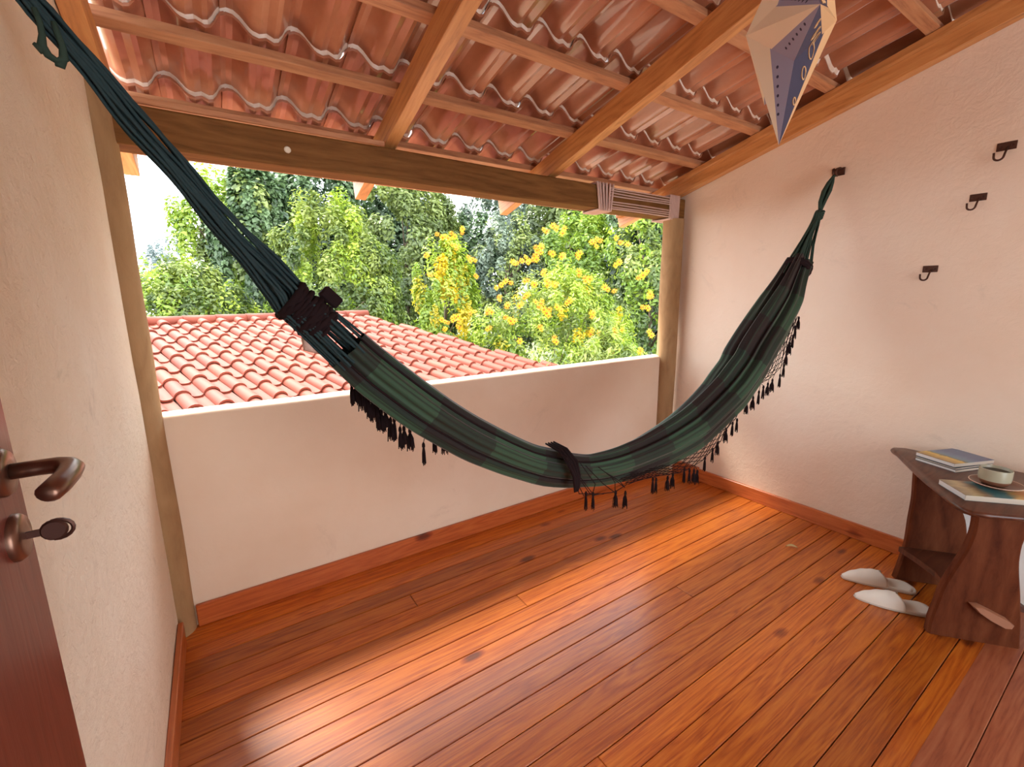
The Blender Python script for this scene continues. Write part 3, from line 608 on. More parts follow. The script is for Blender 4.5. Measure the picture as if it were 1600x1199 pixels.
# ------------------------------------------------------------------ paper star lantern
t = thing('paper_star_lantern', 'folded paper star lantern in cream and lavender hanging by a rafter', 'lantern', (1.615, -1.50, 2.086))
view = Vector((1.615 - .26, -1.5 + 2.205, 0)).normalized()
ang = math.atan2(view.y, view.x) + math.radians(11)
A = Vector((math.cos(ang), math.sin(ang), 0)); Z = Vector((0, 0, 1)); Q = A.cross(Z)   # A,Z span the star's plane; Q is its axis
RS, rv, hc = .285, .140, .105
for k_ in range(5):
    a0 = -PI / 2 + k_ * 2 * PI / 5
    def pol(r, a): return A * (r * math.cos(a)) + Z * (r * math.sin(a))
    tip = pol(RS, a0); v1 = pol(rv, a0 - PI / 5); v2 = pol(rv, a0 + PI / 5)
    b = MB(); c1_, c2_ = Q * hc, -Q * hc
    def sub(P0, P1, P2, mats):
        # printed sheet: split into strips of colour parallel to the fold
        for (f0, f1, mi) in mats:
            b.add([P0, P1.lerp(P2, f0), P1.lerp(P2, f1)], [(0, 1, 2)], mi)
    sub(tip, v1, c1_, [(0, .70, 2), (.70, 1, 3)]); sub(tip, c1_, v2, [(0, .35, 3), (.35, 1, 2)])
    sub(tip, v1, c2_, [(0, .48, 1), (.48, 1, 0)]); sub(tip, c2_, v2, [(0, .55, 0), (.55, 1, 1)])
    arm = b.build('arm', [M['cream'], M['lav'], M['slate'], M['peach']], t)
    # printed marks: dots on the lavender, loops on the slate
    d = MB()
    for q_ in range(6):
        f = .25 + q_ * .1
        for (e0, e1, lat, cc) in ((v1, c2_, .33, -1), (v2, c2_, .25, -1)):
            P = tip.lerp(e0.lerp(e1, lat), f + .1); nn = (e0 - tip).cross(e1 - tip).normalized(); nn = nn if nn.dot(Q) * cc > 0 else -nn
            s1 = (e1 - e0).normalized() * .004; s2 = nn.cross(s1).normalized() * .004
            d.add([P + nn * .0006 + s1 * math.cos(h) + s2 * math.sin(h) for h in np.linspace(0, 2 * PI, 7)[:-1]], [tuple(range(6))])
    d.build('printed_dots', M['ink'], arm)['kind'] = 'stuff'
    d = MB()
    for (e0, e1, cc) in ((v1, c1_, 1), (v2, c1_, 1)):
        nn = (e0 - tip).cross(e1 - tip).normalized(); nn = nn if nn.dot(Q) * cc > 0 else -nn
        for q_, f in enumerate((.45, .72, .93)):
            P = tip.lerp(e0.lerp(e1, .45), f) + nn * .0012; s1 = (e1 - e0).normalized(); s2 = nn.cross(s1).normalized()
            d.tube([P + s1 * math.cos(h) * .009 * f * 1.3 + s2 * math.sin(h) * .017 * f * 1.3 for h in np.linspace(0, 2 * PI, 13)[:-1]], .0016, 4, closed=True)
    d.build('printed_loops', M['peach'], arm)['kind'] = 'stuff'
b = MB(); b.tube([(0, 0, .12), (0, 0, .46)], .0012, 5); b.build('cord', M['cordp'], t)

# ------------------------------------------------------------------ side table
O3 = Vector((2.603, -1.795, 0)); e1 = Vector((.63, -.78, 0)).normalized(); e2 = Vector((-e1.y, e1.x, 0))
tb = thing('side_table', 'dark carved wooden side table with curved slab legs by the right wall', 'table', (O3.x, O3.y, 0))
def L3(s, d, z): return e1 * s + e2 * d + Vector((0, 0, z))
# legs as thick slabs with curved sides
def slab(outl, outr, d0, d1, name):
    zs = np.linspace(0, .578, 26)
    Lx = np.interp(zs, [q[1] for q in outl], [q[0] for q in outl]); Rx = np.interp(zs, [q[1] for q in outr], [q[0] for q in outr])
    for _ in range(2):
        Lx[1:-1] = .25 * Lx[:-2] + .5 * Lx[1:-1] + .25 * Lx[2:]; Rx[1:-1] = .25 * Rx[:-2] + .5 * Rx[1:-1] + .25 * Rx[2:]
    b = MB(); V = []; c = .007
    for z, l, r in zip(zs, Lx, Rx):
        for (s, d) in ((l + c, d0), (l, d0 + c), (l, d1 - c), (l + c, d1), (r - c, d1), (r, d1 - c), (r, d0 + c), (r - c, d0)): V.append(L3(s, d, z))
    F = [(i * 8 + j, i * 8 + (j + 1) % 8, (i + 1) * 8 + (j + 1) % 8, (i + 1) * 8 + j) for i in range(25) for j in range(8)] + [tuple(range(7, -1, -1)), tuple(range(200, 208))]
    b.add(V, F); o = b.build(name, M['table_z'], tb); recalc(o); autosmooth(o, 30)
slab([(0, 0), (0, .07), (.010, .12), (.020, .216), (.053, .329), (.074, .395), (.086, .474), (.083, .53), (.078, .58)], [(.300, 0), (.288, .10), (.268, .22), (.240, .36), (.236, .45), (.255, .53), (.275, .58)], 0, .042, 'leg')
slab([(.048, 0), (.062, .09), (.074, .193), (.071, .318), (.073, .425), (.060, .58)], [(.335, 0), (.318, .13), (.305, .25), (.285, .35), (.25, .42), (.26, .50), (.27, .58)], .40, .436, 'leg')
# shelf with its tenon coming through the near leg
b = MB(); zz = lambda d: .165
poly = [(.045, .40), (.075, .30), (.095, .20), (.085, .10), (.075, .02), (.30, .02), (.285, .20), (.30, .40)]
V = [L3(s, d, z) for z in (.150, .168, .176) for s, d in poly]
n = len(poly); b.add(V, [tuple(range(n - 1, -1, -1)), tuple(range(2 * n, 3 * n))] + [(k * n + i, k * n + (i + 1) % n, (k + 1) * n + (i + 1) % n, (k + 1) * n + i) for k in range(2) for i in range(n)])
o = b.build('shelf', M['table'], tb); recalc(o)
b = MB(); V = []; poly = [(.108, .172), (.130, .148), (.175, .118), (.225, .094), (.245, .096), (.250, .112), (.230, .130), (.175, .156), (.135, .174)]
n = len(poly)
for d, sh in ((.0, 0), (-.022, .0), (-.030, .010)):
    cx = sum(p[0] for p in poly) / n; cz = sum(p[1] for p in poly) / n
    V += [L3(p[0] + (cx - p[0]) * sh * 12, d, p[1] + (cz - p[1]) * sh * 12) for p in poly]
b.add(V, [tuple(range(2 * n, 3 * n))] + [(k * n + i, k * n + (i + 1) % n, (k + 1) * n + (i + 1) % n, (k + 1) * n + i) for k in range(2) for i in range(n)])
o = b.build('tenon', M['table_light'], tb); recalc(o); autosmooth(o, 40); o['label'] = 'light worn tenon end of the shelf'
# top: live-edge outline, bevelled rim
top = [(3.135, -1.436), (3.103, -1.462), (2.965, -1.540), (2.828, -1.619), (2.740, -1.676), (2.664, -1.731), (2.600, -1.774), (2.550, -1.812), (2.522, -1.842), (2.518, -1.868), (2.549, -1.910), (2.619, -1.985), (2.70, -2.065), (2.80, -2.15), (2.95, -2.22), (3.12, -2.20), (3.20, -2.10), (3.214, -1.90), (3.214, -1.60), (3.200, -1.47), (3.168, -1.434)]
b = MB(); P = [(x - O3.x, y - O3.y) for x, y in top]; n = len(P); cx = sum(p[0] for p in P) / n; cy = sum(p[1] for p in P) / n; V = []
for z, c in ((.577, .022), (.582, .008), (.590, 0), (.598, .002), (.603, .012)):
    for x, y in P:
        dx, dy = cx - x, cy - y; l = math.hypot(dx, dy); V.append((x + dx / l * c, y + dy / l * c, z))
b.add(V, [tuple(range(n - 1, -1, -1)), tuple(range(4 * n, 5 * n))] + [(k * n + i, k * n + (i + 1) % n, (k + 1) * n + (i + 1) % n, (k + 1) * n + i) for k in range(4) for i in range(n)])
o = b.build('tabletop', M['table'], tb); recalc(o); autosmooth(o, 60)

# ------------------------------------------------------------------ books
def cover_mat(name, kind):
    m = bpy.data.materials.new(name); nt, b = nodes(m)
    v = coords(nt, (6, 14, 1)); n1 = N(nt, 'ShaderNodeTexNoise', Scale=1.6, Detail=6, Distortion=1.5); nt.links.new(v, n1.inputs['Vector'])
    sp = N(nt, 'ShaderNodeSeparateXYZ'); nt.links.new(N(nt, 'ShaderNodeTexCoord').outputs['Object'], sp.inputs[0])
    if kind == 0:   # blue sky over a yellow field, dark line of trees
        f = mth(nt, 'ADD', mth(nt, 'MULTIPLY', sp.outputs['X'], 5.0), mth(nt, 'MULTIPLY', n1.outputs['Fac'], .35))
        col = ramp(nt, f, [(.10, (.24, .13, .07)), (.30, (.55, .36, .08)), (.46, (.75, .53, .12)), (.52, (.22, .20, .10)), (.60, (.18, .30, .38)), (.78, (.16, .22, .36)), (.95, (.12, .16, .28))])
    else:
        f = mth(nt, 'ADD', mth(nt, 'MULTIPLY', sp.outputs['X'], 3.4), mth(nt, 'MULTIPLY', n1.outputs['Fac'], .45))
        col = ramp(nt, f, [(.20, (.25, .20, .12)), (.36, (.55, .46, .24)), (.46, (.30, .22, .13)), (.56, (.06, .20, .22)), (.72, (.10, .26, .28)), (.84, (.75, .52, .20)), (.95, (.80, .40, .15))])
    nt.links.new(col, b.inputs['Base Color']); b.inputs['Roughness'].default_value = .3; return m
def book(name, F, L, Rr, z0, h, mat, label, pages=None, spine=None):
    # F front corner, L and Rr its two neighbours (plan view); local x runs along F->Rr
    F, L, Rr = Vector(F), Vector(L), Vector(Rr); a = (Rr - F); lx = a.length; c = (L - F); ly = c.length
    rz = math.atan2(a.y, a.x); ax = Vector((math.cos(rz), math.sin(rz))); pr = Vector((-ax.y, ax.x)); ly = abs(c.dot(pr)); sgn = 1 if c.dot(pr) > 0 else -1
    t = thing(name, label, 'book', (F.x, F.y, z0), rz)
    y0, y1 = (0, ly) if sgn > 0 else (-ly, 0); ct = .0012
    b = MB(); b.box((0, y0, h - ct), (lx, y1, h)); b.build('cover', mat, t)
    b = MB(); b.box((0, y0, 0), (lx, y1, ct)); b.build('back_cover', M['cover_d'], t)
    b = MB(); b.box((.0015, y0 + .0015, ct), (lx - .002, y1 - .0015, h - ct)); b.build('pages', pages or M['paper'], t)
    b = MB(); b.box((0, y0, ct), (lx, y0 + .0014, h - ct)) if sgn > 0 else b.box((0, y1 - .0014, ct), (lx, y1, h - ct))
    b.build('spine', spine or M['pages_t'], t)
    return t
C0 = cover_mat('cover_field', 0); C1 = cover_mat('cover_village', 1)
# two dim books under the bright one
book('book', (2.960, -1.722), (3.020, -1.565), (3.170, -1.800), .6035, .012, M['cover_d'], 'slim pale book at the bottom of the small stack on the table')
book('book', (2.962, -1.720), (3.024, -1.568), (3.178, -1.798), .6160, .007, M['cover_d'], 'thin dark-edged book in the middle of the small stack', M['pages_t'])
book('book', (2.968, -1.713), (3.032, -1.562), (3.180, -1.800), .6235, .017, C0, 'book with blue and yellow landscape cover on top of the stack')
book('book', (2.618, -1.823), (2.737, -1.716), (2.800, -2.025), .6035, .022, C1, 'wide paperback with ochre and teal cover lying under the saucer')

# ------------------------------------------------------------------ cup and saucer
t = thing('saucer', 'round brown glazed saucer lying on the ochre and teal paperback', 'saucer', (2.818, -1.868, .6262))
b = MB(); b.lathe([(0, .002), (.034, .002), (.036, 0), (.040, 0), (.042, .003), (.066, .008), (.078, .015), (.080, .018), (.077, .019), (.064, .012), (.040, .008), (0, .008)], 40); b.build('plate', M['ceramic_b'], t, True)
b = MB(); b.lathe([(.0765, .0186), (.0795, .0195), (.0805, .0175)], 40); b.build('rim', M['rim'], t, True)
t = thing('coffee_cup', 'speckled grey-green ceramic cup of black coffee on the brown saucer', 'cup', (2.810, -1.862, .6343))
b = MB(); b.lathe([(0, .001), (.030, .001), (.033, .002), (.043, .012), (.0475, .024)], 40); b.build('base', M['ceramic_b'], t, True)
b = MB(); b.lathe([(.0475, .024), (.0485, .040), (.0485, .066), (.0480, .0695), (.0465, .070), (.0450, .068), (.0448, .030), (.036, .016), (0, .014)], 40); b.build('body', M['ceramic'], t, True)
b = MB(); b.lathe([(0, .058), (.0448, .058)], 40); b.build('coffee', M['coffee'], t)
hd = Vector((.86, -.5, 0)).normalized(); b = MB()
b.tube([hd * .046 + Vector((0, 0, .050)), hd * .062 + Vector((0, 0, .050)), hd * .070 + Vector((0, 0, .040)), hd * .066 + Vector((0, 0, .027)), hd * .045 + Vector((0, 0, .022))], [.005, .0055, .0055, .0055, .005], 8); b.build('handle', M['ceramic'], t, True)

# ------------------------------------------------------------------ slippers
def slipper(toe, heel, side, label):
    T = Vector(toe); Hh = Vector(heel); d = (Hh - T); L = d.length; rz = math.atan2(d.y, d.x)
    t = thing('slipper', label, 'slipper', (T.x, T.y, 0.001), rz, None)
    def halfw(u): return .050 * (math.sin(PI * min(u * 1.25 + .02, 1) / 2 * .999) ** .55) * (1 - .07 * math.exp(-((u - .62) / .15) ** 2)) * (1 if u < .88 else math.sqrt(max(0, 1 - ((u - .88) / .12) ** 2)) * .98 + .02)
    us = [.0] + list(np.linspace(.01, .995, 30)) + [1.0]
    def ring(sc_, z): return [(L * (.5 + (u - .5) * sc_), side * .006 * math.sin(u * PI * 1.2) + halfw(u) * sc_, z) for u in us] + [(L * (.5 + (u - .5) * sc_), side * .006 * math.sin(u * PI * 1.2) - halfw(u) * sc_, z) for u in us[::-1][1:-1]]
    b = MB(); rings = [ring(.97, 0), ring(1.0, .003), ring(1.0, .009), ring(.97, .012)]; n = len(rings[0]); V = sum(rings, [])
    b.add(V, [tuple(range(n - 1, -1, -1)), tuple(range(3 * n, 4 * n))] + [(k * n + i, k * n + (i + 1) % n, (k + 1) * n + (i + 1) % n, (k + 1) * n + i) for k in range(3) for i in range(n)])
    o = b.build('sole', M['slipper_e'], t); recalc(o)
    b = MB(); rings = [ring(.93, .0121), ring(.90, .0155), ring(.82, .0165)]; V = sum(rings, [])
    b.add(V, [tuple(range(2 * n, 3 * n))] + [(k * n + i, k * n + (i + 1) % n, (k + 1) * n + (i + 1) % n, (k + 1) * n + i) for k in range(2) for i in range(n)])
    o = b.build('insole', M['slipper_d'], t, True); recalc(o)
    # toe cover: a vault open towards the heel
    b = MB(); V = []; m_ = 22; nn = 16; uu = np.linspace(.012, .55, m_)
    for th in (0, .0035):
        for k_, u in enumerate(uu):
            hz = .012 + (.050 * math.sin(min(1, (u - .0) / .44) * PI / 2) ** .75) + th
            for j in range(nn + 1):
                a = PI * j / nn; yy = halfw(u) * (1.0 if th else .97); bend = (.10 * abs(math.cos(a)) - .05) * (u / .55) ** 4
                V.append((L * (u + bend), side * .006 * math.sin(u * PI * 1.2) + yy * math.cos(a), .010 + (hz - .010) * math.sin(a) ** .75 + .0015 * math.sin(u * 40 + a * 3) * math.sin(a)))
    st = m_ * (nn + 1); F = []
    for k_ in range(m_ - 1):
        for j in range(nn):
            q = k_ * (nn + 1) + j; F.append((q, q + 1, q + nn + 2, q + nn + 1)); F.append((q + st, q + st + nn + 1, q + st + nn + 2, q + st + 1))
    e = (m_ - 1) * (nn + 1)
    for j in range(nn): F.append((e + j, e + j + 1, e + j + 1 + st, e + j + st))
    b.add(V, F); o = b.build('toe_cover', M['slipper'], t, True); recalc(o)
slipper((2.735, -1.430), (2.912, -1.668), 1, 'cream cloth slipper nearer the right wall, farther of the pair')
slipper((2.615, -1.527), (2.778, -1.770), -1, 'cream cloth slipper nearer the camera, its heel beside the near table leg')

# dry leaf on the boards
b = MB(); V = []
for k_ in range(9):
    u = k_ / 8; wd = .012 * math.sin(PI * u) ** .8; z = .004 + .010 * math.sin(PI * u) + .002
    V += [(u * .06, -wd, z + .004), (u * .06, 0, z), (u * .06, wd, z + .005)]
b.add(V, [(k_ * 3 + j, k_ * 3 + 3 + j, k_ * 3 + 4 + j, k_ * 3 + 1 + j) for k_ in range(8) for j in range(2)])
o = b.build('fallen_leaf', M['leafdry'], None, True, (2.80, -1.135, -.003)); o.rotation_euler = (0, 0, -.9); tag(o, 'small dry curled leaf lying on the floorboards near the right wall', 'leaf')

# ------------------------------------------------------------------ door at the left edge
dr = sempty('door_1', (.035, -2.30, 0))
b = MB(); b.box((-.018, 0, .01), (.020, .815, 2.1), ch=.003); b.build('door_leaf', M['door'], dr)
hx = .020; hy = .765; hz = 1.222
def rosette(z, name):
    b = MB(); b.lathe([(.026, 0), (.026, .004), (.023, .008), (.012, .009), (0, .009)], 28, M4=Matrix.Translation((hx, hy, z)) @ Matrix.Rotation(PI / 2, 4, 'Y')); return b.build(name, M['bronze'], dr, True)
rosette(hz, 'rosette'); rosette(hz - .074, 'keyhole_plate')
b = MB(); pts = [(hx + .008, hy, hz), (hx + .03, hy, hz), (hx + .045, hy - .002, hz), (hx + .055, hy - .010, hz), (hx + .060, hy - .022, hz), (hx + .061, hy - .045, hz - .001), (hx + .059, hy - .070, hz - .002), (hx + .056, hy - .088, hz - .003), (hx + .054, hy - .092, hz - .003)]
b.tube(pts, [.010, .010, .0105, .011, .011, .011, .0115, .011, .008], 14, flat_=.85); b.build('handle', M['bronze'], dr, True)
ky = MB(); z = hz - .074; ky.box((hx + .008, hy - .0015, z - .004), (hx + .022, hy + .0015, z + .004), ch=.0004); ky.tube([(hx + .022 + .009, hy, z)] * 1 + [(hx + .0311, hy, z)], .0001, 4)
ky.lathe([(0, -.003), (.010, -.003), (.012, -.001), (.012, .001), (.010, .003), (0, .003)], 16, M4=Matrix.Translation((hx + .031, hy, z)) @ Matrix.Rotation(PI / 2, 4, 'X'))
ky.tube([(hx + .034 + .013 * math.cos(a), hy, z + .011 * math.sin(a) - .0) for a in np.linspace(-1.9, 1.9, 11)], .0022, 6)
o = ky.build('key', M['bronze_d'], dr); autosmooth(o, 40)
b = MB(); b.box((hx, hy - .035, z - .018), (hx + .0015, hy - .028, z + .012)); 

# ------------------------------------------------------------------ neighbouring tiled roof
az, tl = .262, .194; PW, PG = .205, .336
bx = Vector((math.cos(az), math.sin(az), 0)); ay = Vector((-math.sin(az) * math.cos(tl), math.cos(az) * math.cos(tl), math.sin(tl))); nz_ = bx.cross(ay)
P0 = Vector((-.011, 2.175, .696 - .055))
hs = thing('neighboring_roof', 'low neighbouring roof of salmon-red clay tiles beyond the parapet', 'roof', P0)
RM = Matrix((bx, ay, nz_)).transposed().to_euler()
def rt_mesh():
    b = MB(); prof = []
    for a in np.linspace(0, PI, 9): prof.append((-.058 * math.cos(a), .052 * math.sin(a)))
    prof += [(.075, -.008), (.100, -.010), (.125, -.008), (.142, .002)]
    k = len(prof); V = []
    L = .385; secs = [(0, 0, 1.04), (.012, 0, 1.04), (L * .5, .0, .99), (L, -.0, .94)]
    for y, dz, s in secs:
        for x, z in prof: V.append((x * (s if x < .07 else 1), y, z * s + dz))
    for x, z in prof: V.append((x, 0, z - .016))
    F = [(i * k + j, i * k + j + 1, (i + 1) * k + j + 1, (i + 1) * k + j) for i in range(3) for j in range(k - 1)] + [(j, 4 * k + j, 4 * k + j + 1, j + 1) for j in range(k - 1)]
    b.add(V, F); me = b.mesh('roof_tile', M['roof'], True); me.set_sharp_from_angle(angle=math.radians(40)); return me
rme = rt_mesh(); cnt = 0
for j in range(-4, 8):
    lim = 14.5 + (7.8 - j) * .44
    for i in range(-7, 22):
        if i > lim: continue
        if j == 7 and i > 14: continue
        P = bx * (PW * i) + ay * (PG * j - .02)
        o = put('roof_tile', rme, hs, P + nz_ * R.uniform(-.002, .003), (RM.x - .055, RM.y, RM.z)); cnt += 1
        o.rotation_euler = (Matrix((bx, ay, nz_)).transposed() @ Matrix.Rotation(-.055 + R.uniform(-.008, .008), 3, 'X') @ Matrix.Rotation(R.uniform(-.012, .012), 3, 'Z')).to_euler()
rb = MB(); rb.tube([(0, 0, 0), (.40, 0, 0)], [.075, .068], 12, caps=True); rbm = rb.mesh('ridge_tile', M['roof'], True)
for q in range(-2, 9):
    o = put('ridge_tile', rbm, hs, bx * (PW * 14.9 - .36 * (9 - q) + .1) + ay * (PG * 7.62) + Vector((0, 0, -.005)), (0, 0, az))
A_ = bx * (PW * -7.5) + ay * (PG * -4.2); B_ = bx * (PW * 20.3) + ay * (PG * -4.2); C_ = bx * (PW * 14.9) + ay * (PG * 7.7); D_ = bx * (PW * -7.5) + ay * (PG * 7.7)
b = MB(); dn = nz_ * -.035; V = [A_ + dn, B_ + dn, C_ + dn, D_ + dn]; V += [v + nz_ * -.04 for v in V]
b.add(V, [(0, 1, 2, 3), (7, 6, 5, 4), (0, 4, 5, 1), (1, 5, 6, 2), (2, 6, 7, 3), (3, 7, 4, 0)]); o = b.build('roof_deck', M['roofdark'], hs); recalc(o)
b = MB(); cen = (A_ + B_ + C_ + D_) / 4; V = [(v - cen) * .93 + cen + nz_ * -.07 for v in (A_, B_, C_, D_)]; V += [Vector((v.x, v.y, -4.0 - P0.z)) for v in V]
b.add(V, [(0, 1, 2, 3), (0, 4, 5, 1), (1, 5, 6, 2), (2, 6, 7, 3), (3, 7, 4, 0)]); o = b.build('house_wall', M['parapet'], hs); recalc(o)

# ------------------------------------------------------------------ ground and trees
b = MB(); b.box((-60, .4, -4.4), (70, 90, -4.2)); struct(b.build('ground', M['ground']))
LM = {
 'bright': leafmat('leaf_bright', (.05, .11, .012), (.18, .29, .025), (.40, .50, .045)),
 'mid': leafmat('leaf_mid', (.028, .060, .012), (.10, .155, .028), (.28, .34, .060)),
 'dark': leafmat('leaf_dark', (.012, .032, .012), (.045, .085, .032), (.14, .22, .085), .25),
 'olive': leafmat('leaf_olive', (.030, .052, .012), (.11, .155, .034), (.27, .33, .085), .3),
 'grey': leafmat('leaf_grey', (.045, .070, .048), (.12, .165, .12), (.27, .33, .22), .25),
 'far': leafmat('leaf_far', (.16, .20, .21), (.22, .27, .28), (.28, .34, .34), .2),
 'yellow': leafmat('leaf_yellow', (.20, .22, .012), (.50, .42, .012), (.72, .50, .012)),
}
def foliage(name, parent, mat, cen, rad, nleaf, size, seed, lump=.16, nclump=90, tone0=.5, toneup=.25, droop=.3, inner=.55, aspect=2.2):
    rg = np.random.default_rng(seed); cen = np.array(cen); rad = np.array(rad)
    d = rg.normal(size=(nclump, 3)); d /= np.linalg.norm(d, axis=1)[:, None]; d[:, 1] = np.where(rg.random(nclump) < .62, -abs(d[:, 1]), d[:, 1])
    rr = rg.uniform(inner, 1.0, nclump) ** .5; cl = d * rr[:, None] * rad * .92
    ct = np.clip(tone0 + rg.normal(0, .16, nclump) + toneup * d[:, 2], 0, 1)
    idx = rg.integers(0, nclump, nleaf); off = rg.normal(size=(nleaf, 3)); off *= (rg.random(nleaf) ** .33 / np.linalg.norm(off, axis=1))[:, None]
    P = cl[idx] + off * rad * lump * rg.uniform(.6, 1.5, nclump)[idx][:, None]
    out = off / np.linalg.norm(off, axis=1)[:, None] * .6 + d[idx] * .6 + rg.normal(0, .45, (nleaf, 3)); out[:, 2] += .35
    out /= np.linalg.norm(out, axis=1)[:, None]
    t = rg.normal(size=(nleaf, 3)); t[:, 2] -= droop * 2; t -= (t * out).sum(1)[:, None] * out; t /= np.linalg.norm(t, axis=1)[:, None]
    s = np.cross(out, t); L = size * rg.uniform(.6, 1.3, nleaf)[:, None]; Wd = L / aspect
    Pw = P + cen
    V = np.empty((nleaf, 4, 3)); V[:, 0] = Pw - t * L / 2; V[:, 1] = Pw + s * Wd / 2 + out * Wd * .12; V[:, 2] = Pw + t * L / 2; V[:, 3] = Pw - s * Wd / 2 + out * Wd * .12
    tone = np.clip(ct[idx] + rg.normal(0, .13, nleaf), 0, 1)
    me = bpy.data.meshes.new(name); me.vertices.add(nleaf * 4); me.vertices.foreach_set('co', V.reshape(-1))
    q = np.arange(nleaf) * 4; tri = np.stack([q, q + 1, q + 2, q, q + 2, q + 3], 1).reshape(-1)
    me.loops.add(nleaf * 6); me.loops.foreach_set('vertex_index', tri); me.polygons.add(nleaf * 2); me.polygons.foreach_set('loop_start', np.arange(nleaf * 2) * 3)
    at = me.attributes.new('tone', 'FLOAT', 'POINT'); at.data.foreach_set('value', np.repeat(tone, 4))
    me.materials.append(LM[mat]); me.update(calc_edges=True); me.validate()
    o = put(name, me, parent); o['kind'] = 'stuff'; return o, cl + cen
GZ = -4.2
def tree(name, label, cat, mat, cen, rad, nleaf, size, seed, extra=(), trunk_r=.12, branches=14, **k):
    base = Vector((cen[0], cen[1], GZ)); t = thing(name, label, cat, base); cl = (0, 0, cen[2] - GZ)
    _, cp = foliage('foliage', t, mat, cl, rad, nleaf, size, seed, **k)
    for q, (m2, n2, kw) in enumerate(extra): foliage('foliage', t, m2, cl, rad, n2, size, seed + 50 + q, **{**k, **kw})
    b = MB(); rg = random.Random(seed); H = cl[2]
    b.tube([(0, 0, 0), (.05, .02, H * .35), (-.04, .04, H * .7), (0, 0, H + rad[2] * .3)], [trunk_r, trunk_r * .85, trunk_r * .65, trunk_r * .25], 8)
    for q in range(branches):
        p = cp[rg.randrange(len(cp))]; z = max(.3, min(H, p[2] - rad[2] * rg.uniform(.2, .7)))
        mid = Vector((p[0] * .45, p[1] * .45, z + (p[2] - z) * .4)); b.tube([(0, 0, z), mid, tuple(p)], [trunk_r * .35, trunk_r * .22, trunk_r * .06], 5)
    b.build('trunk', M['bark'], t, True); return t
# backdrop of the wood
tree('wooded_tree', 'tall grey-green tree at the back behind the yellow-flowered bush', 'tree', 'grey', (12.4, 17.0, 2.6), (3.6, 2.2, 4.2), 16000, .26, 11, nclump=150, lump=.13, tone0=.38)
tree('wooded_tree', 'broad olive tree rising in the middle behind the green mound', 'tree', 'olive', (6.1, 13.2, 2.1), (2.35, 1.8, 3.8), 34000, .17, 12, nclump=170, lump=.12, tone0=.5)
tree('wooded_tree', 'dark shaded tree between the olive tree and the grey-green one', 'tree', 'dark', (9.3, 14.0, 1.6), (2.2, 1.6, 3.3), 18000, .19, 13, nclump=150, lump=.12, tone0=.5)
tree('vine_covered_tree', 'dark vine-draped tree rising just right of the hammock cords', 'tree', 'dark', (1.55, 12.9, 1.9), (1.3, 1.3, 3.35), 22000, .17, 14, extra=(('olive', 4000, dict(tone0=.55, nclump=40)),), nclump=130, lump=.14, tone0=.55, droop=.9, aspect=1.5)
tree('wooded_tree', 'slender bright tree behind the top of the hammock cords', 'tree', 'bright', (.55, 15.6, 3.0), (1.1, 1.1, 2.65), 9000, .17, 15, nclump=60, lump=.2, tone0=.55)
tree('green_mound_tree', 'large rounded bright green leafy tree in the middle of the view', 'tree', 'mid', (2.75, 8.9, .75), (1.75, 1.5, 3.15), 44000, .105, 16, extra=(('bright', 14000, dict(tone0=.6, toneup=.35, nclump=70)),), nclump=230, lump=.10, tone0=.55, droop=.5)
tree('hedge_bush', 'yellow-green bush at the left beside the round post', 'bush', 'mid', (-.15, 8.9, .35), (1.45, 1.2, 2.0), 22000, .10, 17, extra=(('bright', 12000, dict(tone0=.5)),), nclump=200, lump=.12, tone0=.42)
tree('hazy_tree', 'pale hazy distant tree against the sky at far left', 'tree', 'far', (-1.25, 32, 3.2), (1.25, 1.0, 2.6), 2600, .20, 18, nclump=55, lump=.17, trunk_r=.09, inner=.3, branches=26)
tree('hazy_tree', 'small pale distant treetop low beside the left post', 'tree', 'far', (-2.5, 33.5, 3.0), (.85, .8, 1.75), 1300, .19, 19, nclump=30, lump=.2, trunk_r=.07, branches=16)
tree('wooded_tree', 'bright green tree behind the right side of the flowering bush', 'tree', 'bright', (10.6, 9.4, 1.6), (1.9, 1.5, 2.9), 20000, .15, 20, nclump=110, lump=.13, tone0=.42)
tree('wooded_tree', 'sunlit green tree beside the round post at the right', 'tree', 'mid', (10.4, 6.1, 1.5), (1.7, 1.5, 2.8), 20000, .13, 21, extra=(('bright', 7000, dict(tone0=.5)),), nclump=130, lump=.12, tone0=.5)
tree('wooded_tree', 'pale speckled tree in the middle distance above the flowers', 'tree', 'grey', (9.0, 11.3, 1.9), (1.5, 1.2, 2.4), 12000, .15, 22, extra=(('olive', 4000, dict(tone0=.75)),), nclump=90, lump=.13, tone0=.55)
tree('wooded_tree', 'tall dark tree at the far right of the wood', 'tree', 'dark', (15.5, 12.5, 2.4), (3.4, 2.6, 4.2), 14000, .25, 23, nclump=130, lump=.13, tone0=.5)
for q, (x_, y_, rx_, zc_, rz_, mt_, n_, lab_) in enumerate([
    (3.9, 16.5, 2.4, 2.6, 4.6, 'dark', 24000, 'dark tree standing behind the rounded green mound tree'),
    (8.3, 18.5, 3.0, 2.8, 4.8, 'dark', 26000, 'shadowy tree far behind the tall spray of yellow flowers'),
    (13.5, 13.5, 2.6, 2.4, 4.6, 'olive', 20000, 'olive tree behind the pale speckled tree'),
    (1.2, 19.5, 1.9, 1.2, 3.9, 'olive', 13000, 'hazy olive tree behind the vine-covered tree'),
    (12.5, 8.3, 2.0, 2.0, 4.2, 'dark', 19000, 'shaded tree filling the gap behind the right-hand green trees')]):
    tree('wooded_tree', lab_, 'tree', mt_, (x_, y_, zc_), (rx_, rx_ * .7, rz_), n_, .25, 60 + q, nclump=150, lump=.15, tone0=.45, inner=.2)
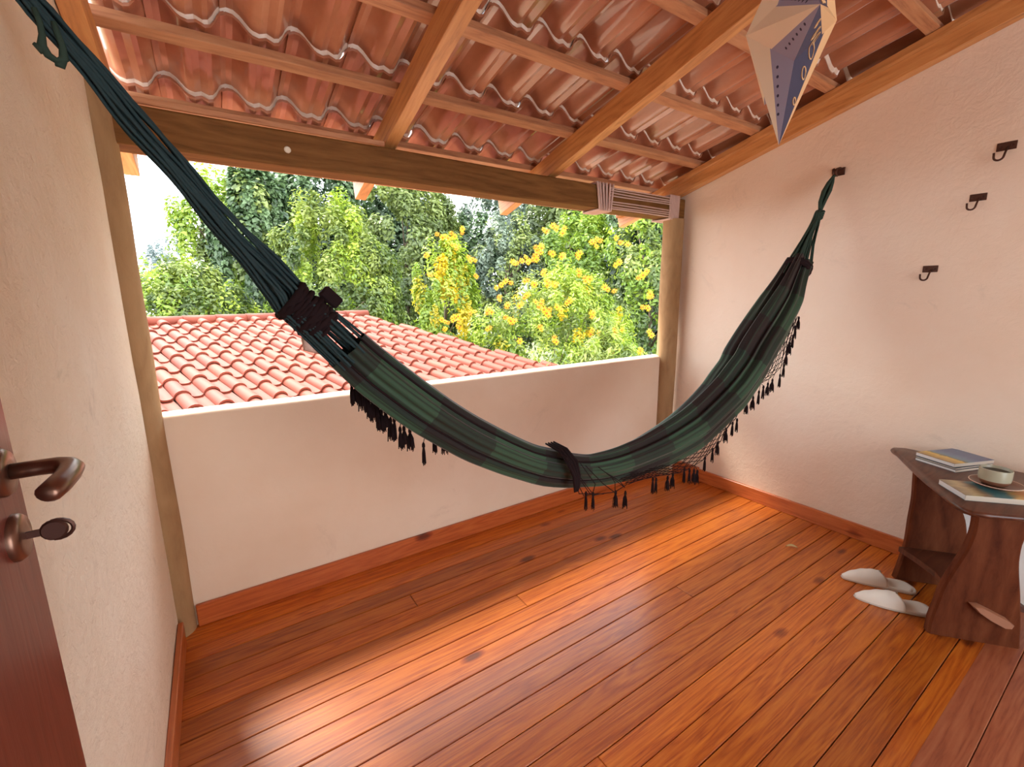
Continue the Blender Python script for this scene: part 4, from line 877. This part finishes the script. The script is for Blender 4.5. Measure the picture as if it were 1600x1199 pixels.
# flowering bushes
fb = tree('flowering_bush', 'large tithonia-like bush full of yellow flowers beyond the parapet', 'bush', 'bright', (5.4, 4.15, -.15), (2.0, 1.15, 2.25), 40000, .085, 24, extra=(('mid', 12000, dict(tone0=.6)), ('yellow', 2600, dict(tone0=.6, nclump=45, lump=.06))), nclump=200, lump=.10, tone0=.58, aspect=2.8, trunk_r=.05)
fc = tree('flowering_bush', 'tall spray of yellow flowers rising left of the big flowering bush', 'bush', 'bright', (4.0, 5.75, .95), (.72, .5, 1.75), 9000, .085, 25, extra=(('yellow', 5200, dict(tone0=.55, nclump=30, lump=.15)),), nclump=60, lump=.16, tone0=.62, trunk_r=.04)
tree('leafy_shrub', 'long-leaved green shrub just beyond the right end of the parapet', 'bush', 'mid', (4.75, 2.35, -.75), (1.2, .75, 1.85), 17000, .12, 26, extra=(('bright', 5000, dict(tone0=.5)),), nclump=110, lump=.13, tone0=.55, aspect=4.5, droop=.9, trunk_r=.04)
def flower_mesh(mat, seed, r=.046):
    rg = random.Random(seed); b = MB()
    for q in range(9):
        a = 2 * PI * q / 9 + rg.uniform(-.1, .1); l = r * rg.uniform(.85, 1.1); w_ = .32
        b.add([(0, 0, .002), (l * .55 * math.cos(a - w_), l * .55 * math.sin(a - w_), .012), (l * math.cos(a), l * math.sin(a), .004 + rg.uniform(-.01, .01)), (l * .55 * math.cos(a + w_), l * .55 * math.sin(a + w_), .012)], [(0, 1, 2, 3)], 0)
    b.lathe([(r * .3, .006), (r * .22, .016), (0, .020)], 8, 1); return b.mesh('flower', [mat, M['disc']])
FMs = [flower_mesh(M['petal'], 1), flower_mesh(M['petal2'], 2), flower_mesh(M['petal'], 3, .055)]
camp = Vector((.26, -2.2, 1.4)); rgf = random.Random(5)
for q, (x, y, z) in enumerate(FLOWERS):
    par = fc if x < 4.08 and y > 4.4 else fb
    for e in range(3 if q % 2 == 0 else 2):
        p = Vector((x, y, z)) + Vector((rgf.uniform(-.09, .09), rgf.uniform(-.09, .05), rgf.uniform(-.06, .06))) * (1 if e else 0)
        dr_ = (camp - p).normalized() + Vector((rgf.uniform(-.5, .5), rgf.uniform(-.4, .4), rgf.uniform(.1, .7)))
        put('flower', FMs[(q + e) % 3], par, p - par.location, dr_.to_track_quat('Z', 'Y').to_euler())

# repeats carry a shared group
GR = {'wall_hook': 'iron coat hooks on the right wall', 'hammock_hook': 'bracket hooks of the hammock', 'slipper': 'pair of cream slippers', 'book': 'books on the side table',
      'wooded_tree': 'trees of the wood beyond the roof', 'hazy_tree': 'pale distant trees', 'flowering_bush': 'yellow flowering bushes', 'round_post': 'round timber posts'}
for o in bpy.context.scene.objects:
    k = o.name.split('.')[0]
    if o.parent is None and k in GR: o['group'] = GR[k]
